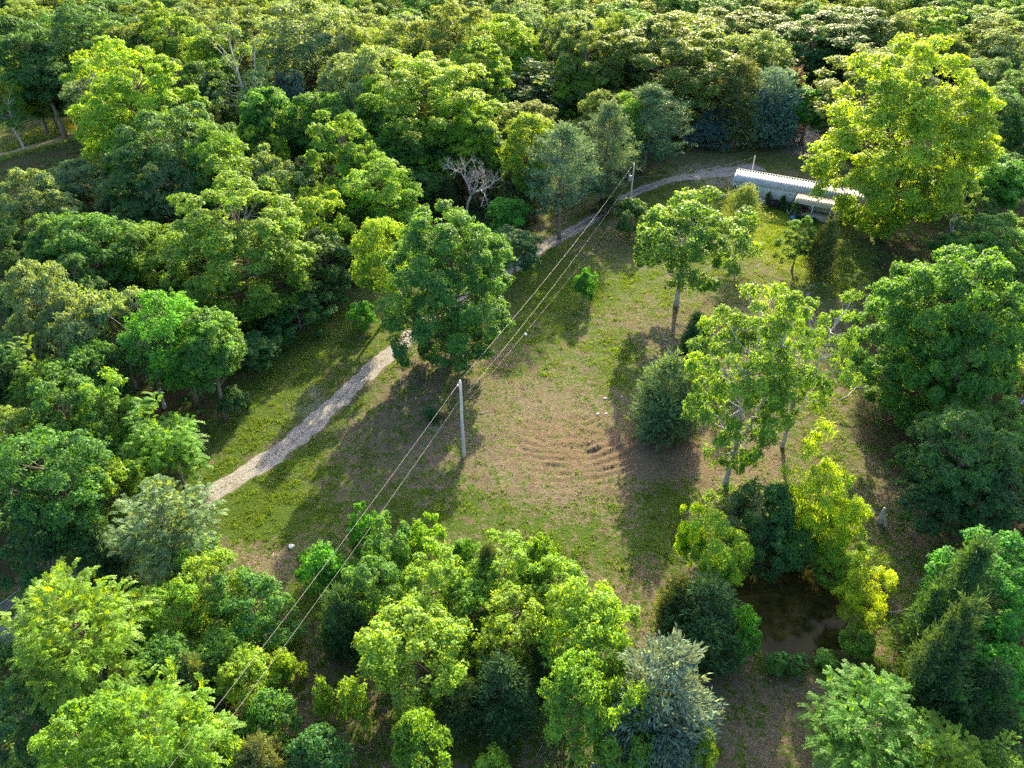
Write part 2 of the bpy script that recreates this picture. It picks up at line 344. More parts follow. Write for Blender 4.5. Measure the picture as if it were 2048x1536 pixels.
def strip(name, P, half, material, K=26, lift=.03, jit=.4, seed=0):
    P = np.array(P); T = np.gradient(P, axis=0); T /= np.linalg.norm(T, axis=1)[:, None]; Nn = np.c_[-T[:, 1], T[:, 0]]
    # resample
    L = np.r_[0, np.cumsum(np.hypot(*np.diff(P, axis=0).T))]; s = np.arange(0, L[-1], .6)
    P = np.c_[np.interp(s, L, P[:, 0]), np.interp(s, L, P[:, 1])]; Nn = np.c_[np.interp(s, L, Nn[:, 0]), np.interp(s, L, Nn[:, 1])]
    u = np.linspace(-1, 1, K)
    wl = half * (1 + jit * (fbm(s / 1.1, s * 0 + seed, 2) - .45) * 2); wr = half * (1 + jit * (fbm(s / 1.1, s * 0 + seed + 9, 4) - .45) * 2)
    w = np.where(u[None] < 0, wl[:, None], wr[:, None]) * u[None]
    w = w * (1 + .9 * np.clip((s[:, None] / L[-1] - .86) / .05, 0, 1) * (name == 'gravel_drive'))
    X = P[:, 0:1] + Nn[:, 0:1] * w; Y = P[:, 1:2] + Nn[:, 1:2] * w; Z = gz(X, Y) + lift * (1 - abs(u[None]) ** 6 * 1.6)
    n = len(s); ii = (np.arange(n - 1)[:, None] * K + np.arange(K - 1)[None]).ravel()
    wear = np.broadcast_to(np.clip((abs(u) - .62) / .38, 0, 1) ** 1.5 * .8 + .5 * np.exp(-(u / .16) ** 2), (n, K)) + 0 * X
    wear = wear + .5 * np.clip((s[:, None] / L[-1] - .60) / .08, 0, 1) * np.clip((.86 - s[:, None] / L[-1]) / .06, 0, 1)
    weed = np.broadcast_to(.50 * np.exp(-(u / .16) ** 2) + .45 * np.clip((abs(u) - .8) / .2, 0, 1), (n, K)) + 0 * X
    return tag(link(name, new_mesh(name, np.c_[X.ravel(), Y.ravel(), Z.ravel()], [np.c_[ii, ii + 1, ii + K + 1, ii + K]], material, {'wear': ('POINT', wear.ravel()), 'weed': ('POINT', weed.ravel())}, True)), kind='structure')
strip('gravel_drive', DRIVE, 1.3, M['drive'])
strip('grass_track', TRACK, 2.2, M['track'], 8, .05, .25, 5)
# pond water
a = np.linspace(0, 2 * math.pi, 96, endpoint=False)
k = 1.2 * (1 + .08 * np.sin(2 * a + 1) + .06 * np.sin(3 * a + 2))
V = np.vstack([np.c_[PC[0] + PR[0] * k * np.cos(a), PC[1] + PR[1] * k * np.sin(a), np.full(96, -.75)], [PC[0], PC[1], -.75]])
tag(link('pond_water', new_mesh('pond_water', V, [np.array([[96, i, (i + 1) % 96] for i in range(96)])], M['water'], None, False)), kind='structure')

# ------------------------------------------------------------------ foliage prototypes
def unit(v): return v / (np.linalg.norm(v, axis=-1, keepdims=True) + 1e-9)
def leaf_mesh(name, P, T, Nv, L, Wd, tint, m, fold=.18):
    T = unit(T); B = unit(np.cross(Nv, T)); Nn = np.cross(T, B); L = np.asarray(L)[:, None]; Wd = np.asarray(Wd)[:, None]
    mid = P + T * L * .45
    V = np.stack([P, mid + B * Wd / 2 + Nn * Wd * fold, P + T * L - Nn * L * .06, mid - B * Wd / 2 + Nn * Wd * fold], 1).reshape(-1, 3)
    n = len(P); F = np.arange(n * 4).reshape(n, 4)
    return new_mesh(name, V, [F], m, {'tint': ('FACE', tint)})
def rdir(r, n): return unit(r.normal(size=(n, 3)))
def limb(mb, r, a, b, r0, r1, sag=.12, k=5, n=5):
    a = np.array(a, float); b = np.array(b, float); d = b - a; l = np.linalg.norm(d)
    t = np.linspace(0, 1, n)[:, None]; off = np.array([0, 0, 1.0]) * l * sag; j = r.normal(size=3) * l * .07
    P = a + d * t - off * (t * (1 - t)) * 1.2 + j * np.sin(t * math.pi)
    mb.tube(P, np.linspace(r0, r1, n), k)
def broad(seed, h, R, cb=.22, ncl=56, ntw=20, nlf=22, L=.30, aspect=.62, rcr=(.22, .36), droop=.15, flat=.75, tr=None, lumps=.22, barkm='bark', fork=None, inner=.25, mat_='leaf', lean=0, low=.9, wob_=.012, bunch=.40):
    """trunk and limbs, and a crown of leaf bunches: clumps on the limbs, bunches on each clump, leaves domed over each bunch"""
    r = np.random.default_rng(seed); zc = h * (cb + (1 - cb) * .5); Rz = h * (1 - cb) * .5; tr = tr or h * .018
    bumps = [(rdir(r, 1)[0], r.uniform(-1, 1.3)) for _ in range(9)]
    n = ncl; gi = np.arange(n) + .5; ph = np.arccos(1 - 2 * gi / n * low); th = math.pi * (1 + 5 ** .5) * gi + r.uniform(0, 6)
    D = np.c_[np.cos(th) * np.sin(ph), np.sin(th) * np.sin(ph), np.cos(ph)]; D = unit(D + r.normal(size=D.shape) * .2)
    lob = 1 + lumps * sum(wt * np.clip(D @ b, 0, 1) ** 3 for b, wt in bumps) + r.normal(size=n) * .05
    rc = R * r.uniform(rcr[0], rcr[1], n)
    fr = np.where(r.random(n) < inner, r.uniform(.4, .75, n), r.uniform(.88, 1.0, n))
    prof = np.where(D[:, 2] < 0, 1 - .18 * D[:, 2] ** 2, 1)
    C = D * np.c_[R * prof, R * prof, np.full(n, Rz)] * (lob * fr)[:, None]
    C *= np.maximum(0, 1 - rc / R * .7)[:, None]; C[:, 2] += zc; C[:, 0] += lean * C[:, 2]
    C[:, 2] = np.maximum(C[:, 2], rc * .7)
    mb = MB(); zt = h * (.80 if not fork else fork)
    t = np.linspace(0, 1, 8); wob = np.c_[np.cumsum(r.normal(size=8)), np.cumsum(r.normal(size=8))] * wob_ * h; wob -= wob[0]
    TP = np.c_[wob * t[:, None] + np.c_[lean * t * zt, 0 * t], t * zt]; TP[0, 2] = -.5
    trr = tr * (1 - .72 * t if not fork else 1 - .3 * t); trr[0] *= 1.45
    mb.tube(TP, trr, 9)
    starts = []
    if fork:
        for q in range(3):
            az = q * 2.1 + r.uniform(-.3, .3); e = np.array([math.cos(az) * R * .36, math.sin(az) * R * .36, h * r.uniform(.68, .85)]) + np.array([lean * zt, 0, 0])
            tt = np.linspace(0, 1, 7)[:, None]; PP = TP[-1] + (e - TP[-1]) * tt + r.normal(size=(7, 3)) * .12 * tt + np.array([math.cos(az), math.sin(az), 0]) * np.sin(tt * math.pi) * R * .07
            PP[0] = TP[-1]; mb.tube(PP, np.linspace(tr * .62, tr * .16, 7), 7); starts.append(PP)
    for i in range(n):
        if fork:
            PP = min(starts, key=lambda q: np.min(np.linalg.norm(q - C[i], axis=1))); cand = PP[PP[:, 2] < C[i, 2] - .2 * np.hypot(*(C[i, :2] - PP[:, :2].mean(0)))]
            a = cand[-1] if len(cand) else PP[0]
        else:
            za = np.clip(C[i, 2] - .55 * np.hypot(*C[i, :2]) - .3, h * cb * .5, zt * .97)
            a = np.array([np.interp(za, TP[:, 2], TP[:, 0]), np.interp(za, TP[:, 2], TP[:, 1]), za])
        limb(mb, r, a, a + (C[i] - a) * .9, tr * (.2 if not fork else .24), tr * .04)
    trunk = mb.mesh('trunk', M[barkm], True)
    k = np.repeat(np.arange(n), ntw); d = rdir(r, len(k) * 3).reshape(3, -1, 3)
    out = unit((C[k] - np.array([0, 0, zc - Rz * .3])) / np.array([R, R, Rz]))
    sc = (d * out[None]).sum(-1) * .8 + d[..., 2] * .55 + r.normal(size=d.shape[:2]) * .3
    d = d[np.argmax(sc[:3], 0), np.arange(len(k))]
    tp = C[k] + d * (rc[k] * np.where(r.random(len(k)) < .12, r.uniform(1.1, 1.4, len(k)), r.uniform(.6, 1.05, len(k))))[:, None] * np.array([1, 1, flat])
    ttint = r.normal(1, .09, n)[k] * r.normal(1, .13, len(k)); bs = bunch * r.uniform(.6, 1.4, len(k)) * min(1.1, .5 + R * .11)
    td = unit(d * .8 + out * .45 + np.array([0, 0, .75]) + r.normal(size=d.shape) * .22)
    q = np.repeat(np.arange(len(k)), nlf)
    e = rdir(r, len(q)); e = unit(e + td[q] * .85)                       # domed over the bunch
    P = tp[q] + e * (bs[q] * r.uniform(.35, 1.0, len(q)) ** .6)[:, None] * np.array([1, 1, .8]) - td[q] * (bs[q] * .35)[:, None]
    T = unit(np.cross(e, rdir(r, len(q))) + e * .25 + np.array([0, 0, -.15 - droop]) + rdir(r, len(q)) * .35)
    Nv = unit(e * .9 + np.array([0, 0, .45]) + rdir(r, len(q)) * .45)
    LL = L * r.uniform(.65, 1.25, len(q)); tint = ttint[q] * r.normal(1, .12, len(q))
    return trunk, leaf_mesh('crown', P, T, Nv, LL, LL * aspect, np.clip(tint, .45, 1.9), M[mat_])
def feathery(seed, h, R, cb=.2, nfr=420, fl=1.1, pairs=11, ll=.30, barkm='bark'):
    r = np.random.default_rng(seed); zc = h * (cb + (1 - cb) * .5); Rz = h * (1 - cb) * .5
    mb = MB(); tr = h * .017; TP = np.c_[r.normal(size=(6, 2)) * .1, np.linspace(-.4, h * .7, 6)]; mb.tube(TP, np.linspace(tr, tr * .3, 6), 8)
    ncl = 46; D = rdir(r, ncl * 2); D = D[D[:, 2] > -.55][:ncl]; C = D * np.array([R, R, Rz]) * r.uniform(.25, .88, len(D))[:, None] + np.array([0, 0, zc])
    for c in C: limb(mb, r, [0, 0, max(h * cb * .6, c[2] - .6 * np.hypot(c[0], c[1]))], c, tr * .35, tr * .07)
    k = r.integers(0, len(C), nfr); o = unit((C[k] - np.array([0, 0, zc - Rz * .4])) / np.array([R, R, Rz]) + rdir(r, nfr) * .75)
    b = C[k] + rdir(r, nfr) * R * .22 * np.array([1, 1, .6]); d0 = unit(o * np.array([1, 1, .5]) + np.array([0, 0, .25]))
    side = unit(np.cross(d0, np.array([0, 0, 1.0]))); LF = fl * r.uniform(.6, 1.2, nfr)
    P, T, Nv, tn = [], [], [], []; ft = r.normal(1, .16, nfr)
    for i in range(pairs):
        s = (i + .6) / pairs; pos = b + d0 * (LF * s)[:, None] + np.array([0, 0, -1.0]) * (LF * s * s * .42)[:, None]
        tg = unit(d0 + np.array([0, 0, -.84]) * s); up = unit(np.cross(side, tg))
        for sg in (-1, 1):
            P.append(pos); T.append(unit(side * sg + tg * .55 + rdir(r, nfr) * .2)); Nv.append(unit(up + rdir(r, nfr) * .25)); tn.append(ft * r.normal(1, .1, nfr))
    P = np.concatenate(P); n = len(P); LL = ll * r.uniform(.8, 1.15, n)
    return mb.mesh('trunk', M[barkm], True), leaf_mesh('crown', P, np.concatenate(T), np.concatenate(Nv), LL, LL * .36, np.clip(np.concatenate(tn), .5, 1.8), M['leaf'])
def cedar(seed, h, R, nsp=620, nl=20, L=.34, shape=.75, base=.04, up=.55, w=.2, lumps=.2, subs=5):
    """spiky sprays over a cluster of uneven leaders, so the outline is ragged rather than one cone"""
    r = np.random.default_rng(seed); mb = MB(); tr = h * .02
    mb.tube(np.c_[r.normal(size=(6, 2)) * .04, np.linspace(-.4, h * .93, 6)], np.linspace(tr, tr * .12, 6), 7)
    s_ = np.arange(subs); ca = s_ * 2.4 + r.uniform(0, 6); cr = np.where(s_ == 0, 0, R * r.uniform(.3, .62, subs)); chh = np.where(s_ == 0, 1, r.uniform(.5, .86, subs)) * h; crr = np.where(s_ == 0, .78, r.uniform(.45, .68, subs)) * R
    if subs == 1: crr[:] = R
    cc = np.c_[np.cos(ca) * cr, np.sin(ca) * cr]; pk = crr * chh; sidx = r.choice(subs, nsp, p=pk / pk.sum())
    u = r.random(nsp) ** .8; z = chh[sidx] * (base + (1 - base) * u); az = r.uniform(0, 2 * math.pi, nsp)
    prof = (1 - u) ** shape * np.clip(.5 + u * 2.2, 0, 1); lo = 1 + lumps * (np.sin(az * 3 + z * 1.3 + seed) * .6 + np.sin(az * 7 - z * 2.1) * .4) + r.normal(size=nsp) * .12
    rad = crr[sidx] * prof * lo; fr = np.where(r.random(nsp) < .25, r.uniform(.35, .8, nsp), 1)
    e = np.c_[np.cos(az), np.sin(az), np.zeros(nsp)]; tip = e * (rad * fr)[:, None] + np.c_[cc[sidx], z]
    for i in range(0, nsp, 9): limb(mb, r, [0, 0, max(0, z[i] - .35 * rad[i] - .1)], tip[i], tr * .22, tr * .05, .05, 4, 3)
    d = unit(e + np.array([0, 0, up]) + r.normal(size=(nsp, 3)) * .3); ft = r.normal(1, .2, nsp) * r.normal(1, .08, subs)[sidx]
    q = np.repeat(np.arange(nsp), nl); s = r.uniform(-.9, .75, len(q)); sc = L * 2.0 * r.uniform(.7, 1.35, nsp)[q]
    P = tip[q] + d[q] * (s * sc)[:, None] + r.normal(size=(len(q), 3)) * (sc * .17 * (1 - s * .55))[:, None]
    T = unit(d[q] + rdir(r, len(q)) * .6); Nv = unit(np.array([0, 0, .6]) + rdir(r, len(q)))
    LL = L * r.uniform(.7, 1.3, len(q))
    return mb.mesh('trunk', M['bark'], True), leaf_mesh('crown', P, T, Nv, LL, LL * w, np.clip(ft[q] * r.normal(1, .15, len(q)), .45, 1.8), M['needle'], .1)
def pine(seed, h, R, cb=.3, nbr=70, L=.42):
    r = np.random.default_rng(seed); mb = MB(); tr = h * .015; wob = np.cumsum(r.normal(size=(9, 2)) * .10, 0); wob -= wob[0]; zz = np.linspace(-.4, h * .97, 9)
    mb.tube(np.c_[wob, zz], np.linspace(tr, tr * .15, 9), 8); Ps, Ds, ts = [], [], []
    for i in range(nbr):
        u = (i + r.random()) / nbr; z = h * (cb + (1 - cb) * u * .97); az = i * 2.4 + r.uniform(-.4, .4)
        l = R * (min(1, .5 + u * 1.6) * (1 - u ** 2.6) + .1) * r.uniform(.65, 1.12)
        a = np.array([np.interp(z, zz, wob[:, 0]), np.interp(z, zz, wob[:, 1]), z]); e = np.array([math.cos(az), math.sin(az), r.uniform(-.05, .45) + .3 * u]); b = a + e * l
        limb(mb, r, a, b, tr * .28, tr * .06, .12, 4, 4); nt_ = int(5 + 7 * l / R); bt = r.normal(1, .12)
        for j in range(nt_):
            s = r.uniform(.35, 1.05); p = a + (b - a) * s + r.normal(size=3) * l * .15 * np.array([1, 1, .6]); Ps.append(p); Ds.append(unit(e + r.normal(size=3) * .5 + np.array([0, 0, .5]))); ts.append(bt * r.normal(1, .12))
    tp = np.array(Ps); td = np.array(Ds); tt = np.array(ts); nl = 26; q = np.repeat(np.arange(len(tp)), nl)
    P = tp[q] + td[q] * r.uniform(-.35, .5, len(q))[:, None] + r.normal(size=(len(q), 3)) * .17; T = unit(td[q] * .7 + rdir(r, len(q))); LL = L * r.uniform(.7, 1.3, len(q))
    return mb.mesh('trunk', M['bark'], True), leaf_mesh('crown', P, T, rdir(r, len(q)), LL, LL * .2, np.clip(tt[q] * r.normal(1, .15, len(q)), .5, 1.7), M['needle'], .08)
def dead(seed, h, R, levels=4, barkm='dead_wood', spread=.55, tr=None):
    r = np.random.default_rng(seed); mb = MB(); tr = tr or h * .022
    def grow(p, d, l, rad, lev):
        n = 4; P = [p]; dd = d
        for _ in range(n):
            dd = unit(dd + r.normal(size=3) * .14 + np.array([0, 0, .05])); P.append(P[-1] + dd * l / n)
        mb.tube(P, np.linspace(rad, rad * .55, n + 1), 6 if lev > 1 else 4)
        if lev == 0: return
        for _ in range(r.integers(3, 5) if lev > 1 else r.integers(3, 6)):
            s = r.integers(2, n + 1); nd = unit(dd + rdir(r, 1)[0] * spread * 1.6 + np.array([0, 0, .12])); grow(P[s], nd, l * r.uniform(.5, .75), rad * .52, lev - 1)
    grow(np.array([0, 0, -.3]), np.array([0, 0, 1.0]), h * .36, tr, levels)
    me = mb.mesh('branches', M[barkm], True); n = len(me.vertices); co = np.empty(n * 3, np.float32); me.vertices.foreach_get('co', co); co = co.reshape(-1, 3)
    co[:, 2] *= h / co[:, 2].max(); rr = np.percentile(np.hypot(co[:, 0], co[:, 1]), 98); co[:, :2] *= R / rr; me.vertices.foreach_set('co', co.ravel()); me.update(); return me

PR_ = {}
def proto(kind, h, R, items): PR_[kind] = (h, R, items)
proto('big', 17, 5, [broad(100 + i, 17, 5, cb, n, 40, 19, .23, rcr=rc, lumps=lu, droop=dr, bunch=bu, inner=.3) for i, (cb, n, rc, lu, dr, bu) in enumerate([(.16, 66, (.18, .3), .22, .1, .32), (.10, 72, (.16, .27), .28, .2, .28), (.22, 60, (.2, .34), .28, .05, .36), (.12, 80, (.14, .24), .2, .25, .27), (.18, 62, (.18, .31), .45, .15, .33), (.08, 72, (.17, .28), .3, .1, .30), (.14, 84, (.13, .24), .5, .2, .3)])])
proto('mid', 10, 3, [broad(200 + i, 10, 3, cb, n, 28, 17, .20, rcr=rc, lumps=.45, bunch=.30) for i, (cb, n, rc) in enumerate([(.12, 42, (.2, .35)), (.16, 38, (.22, .37)), (.06, 48, (.18, .31)), (.12, 44, (.17, .3))])])
proto('shrub', 4.5, 2, [broad(300 + i, 4.5, 2, .02, n, 17, 19, .165, rcr=rc, lumps=.5, tr=.06, low=.8, bunch=.32) for i, (n, rc) in enumerate([(38, (.2, .38)), (34, (.22, .42)), (42, (.18, .36))])])
proto('sapling', 3.2, 1.0, [broad(350 + i, 3.2, 1.0, .02, 26, 12, 14, .15, rcr=(.28, .5), lumps=.5, tr=.04, bunch=.25) for i in range(2)])
proto('airy', 17, 5, [broad(400 + i, 17, 5, .3, 42, 15, 18, .30, rcr=(.17, .28), lumps=.5, barkm='pale_bark', fork=.42, lean=.05 * (1 - 2 * i)) for i in range(2)])
proto('open', 22, 6.5, [broad(410, 22, 6.5, .20, 135, 18, 19, .27, rcr=(.10, .18), lumps=.5, barkm='pale_bark', fork=.21, inner=.55, tr=.36, lean=.02, low=.97, wob_=.004), broad(411, 22, 6.5, .26, 90, 17, 18, .27, rcr=(.1, .18), lumps=.5, barkm='pale_bark', fork=.26, inner=.55, tr=.36, low=.97, wob_=.004)])
proto('giant', 20, 7.5, [broad(420, 20, 7.5, .02, 190, 44, 18, .24, rcr=(.10, .18), lumps=.16, droop=.2, low=.985, inner=.3, bunch=.32), broad(421, 20, 7.5, .02, 180, 44, 18, .24, rcr=(.11, .19), lumps=.2, droop=.1, low=.985, inner=.3, bunch=.34), broad(422, 20, 7.5, .03, 170, 44, 18, .24, rcr=(.11, .2), lumps=.3, droop=.15, low=.97, inner=.3, bunch=.32)])
proto('lollipop', 15, 5, [broad(430, 15, 5, .27, 80, 20, 20, .30, rcr=(.16, .27), lumps=.4, inner=.4, barkm='pale_bark', low=.97, wob_=.004)])
proto('feather', 10, 4.2, [feathery(500, 10, 4.2, .12, 1300, 1.0, 13, .22), feathery(501, 10, 4.2, .15, 1200, 1.1, 13, .22)])
proto('willow', 6, 2.2, [broad(510 + i, 6, 2.2, .03, 44, 17, 24, .24, aspect=.26, rcr=(.18, .36), lumps=.7, droop=.1, tr=.07, bunch=.36) for i in range(2)])
proto('cedar', 7, 2.6, [cedar(600, 7, 2.6, 760, lumps=.3), cedar(601, 7, 2.6, 760, shape=.6, lumps=.3), cedar(602, 7, 2.6, shape=.9, nsp=820, subs=4)])
proto('roundcedar', 5, 3, [cedar(610, 5, 3, 860, 20, .36, shape=.45, up=.35, lumps=.3, subs=6), cedar(611, 5, 3, 860, 20, .36, shape=.4, up=.25, lumps=.3, subs=7)])
proto('bluecedar', 8, 3.4, [cedar(620, 8, 3.4, 1500, 20, .34, shape=.24, up=.2, w=.3, lumps=.45, subs=8), cedar(621, 8, 3.4, 1500, 20, .34, shape=.22, up=.25, w=.3, lumps=.45, subs=8)])
proto('column', 2.4, .5, [cedar(630, 2.4, .5, 150, 14, .2, shape=.5, base=.02, up=1.5, lumps=.08, subs=1)])
proto('youngpine', 8, 2.2, [pine(705, 8, 2.2, .28, 60, .26)])
proto('pine', 17, 4.6, [pine(700, 17, 4.6), pine(701, 17, 4.6, .34), pine(702, 17, 4.6, .2, 85)])

CO = dict(Y=(.190, .310, .009), L=(.142, .265, .012), G=(.085, .200, .014), D=(.060, .145, .018), S=(.150, .230, .075), O=(.142, .210, .024), B=(.125, .195, .120), C=(.062, .122, .020), P=(.105, .180, .066),
          W=(.29, .42, .004), K=(.130, .160, .030), E=(.080, .260, .008), R=(.18, .10, .055))
rng = np.random.default_rng(7)
PLACED = []
def place(kind, pos, h, R, col, label, name='broadleaf_tree', cat='tree', group=None, pick=None, rz=None, nopart=False):
    h0, R0, items = PR_[kind]; k = int(rng.integers(len(items))) if pick is None else pick
    tm, cm = items[k]; c = np.array(CO[col] if isinstance(col, str) else col) * rng.normal(1, .06) * np.array([rng.normal(1, .06), 1, rng.normal(1, .08)])
    z = gzs(pos[0], pos[1]) - .05; s = (R / R0 * rng.uniform(.96, 1.04), R / R0 * rng.uniform(.96, 1.04), h / h0)
    o = thing(name, label, cat, (pos[0], pos[1], z), rng.uniform(0, 6.28) if rz is None else rz, s, group)
    link('trunk', tm, o); link('crown', cm, o, tuple(c)); PLACED.append((pos[0], pos[1], R, h)); return o
def spot(x, y, w, h):
    """apex pixel, crown width in pixels, height (or minus the base pixel row) -> place, height, radius"""
    if h < 0:
        by = -h; bx = 1024 + (x - 1024) * (2743 - by) / (2743 - y); b = at(bx, by); dx, dy, dz = ray(x, y); h = H_CAM + dz / dy * b[1]; p = b
    else:
        p = at(x, y + w * .05, h)
    R = w / 2 * mpx((p[0], p[1], h * .7)); return p, h, R
NAMES = dict(big='broadleaf_tree', mid='broadleaf_tree', shrub='leafy_shrub', sapling='sapling', airy='broadleaf_tree', open='broadleaf_tree', giant='broadleaf_tree', lollipop='broadleaf_tree', feather='feathery_leaved_tree', willow='willow_shrub',
             cedar='cedar_tree', roundcedar='cedar_bush', bluecedar='cedar_tree', column='columnar_shrub', pine='pine_tree', youngpine='pine_tree')
CATS = dict(shrub='shrub', sapling='sapling', willow='shrub', roundcedar='bush', column='shrub')
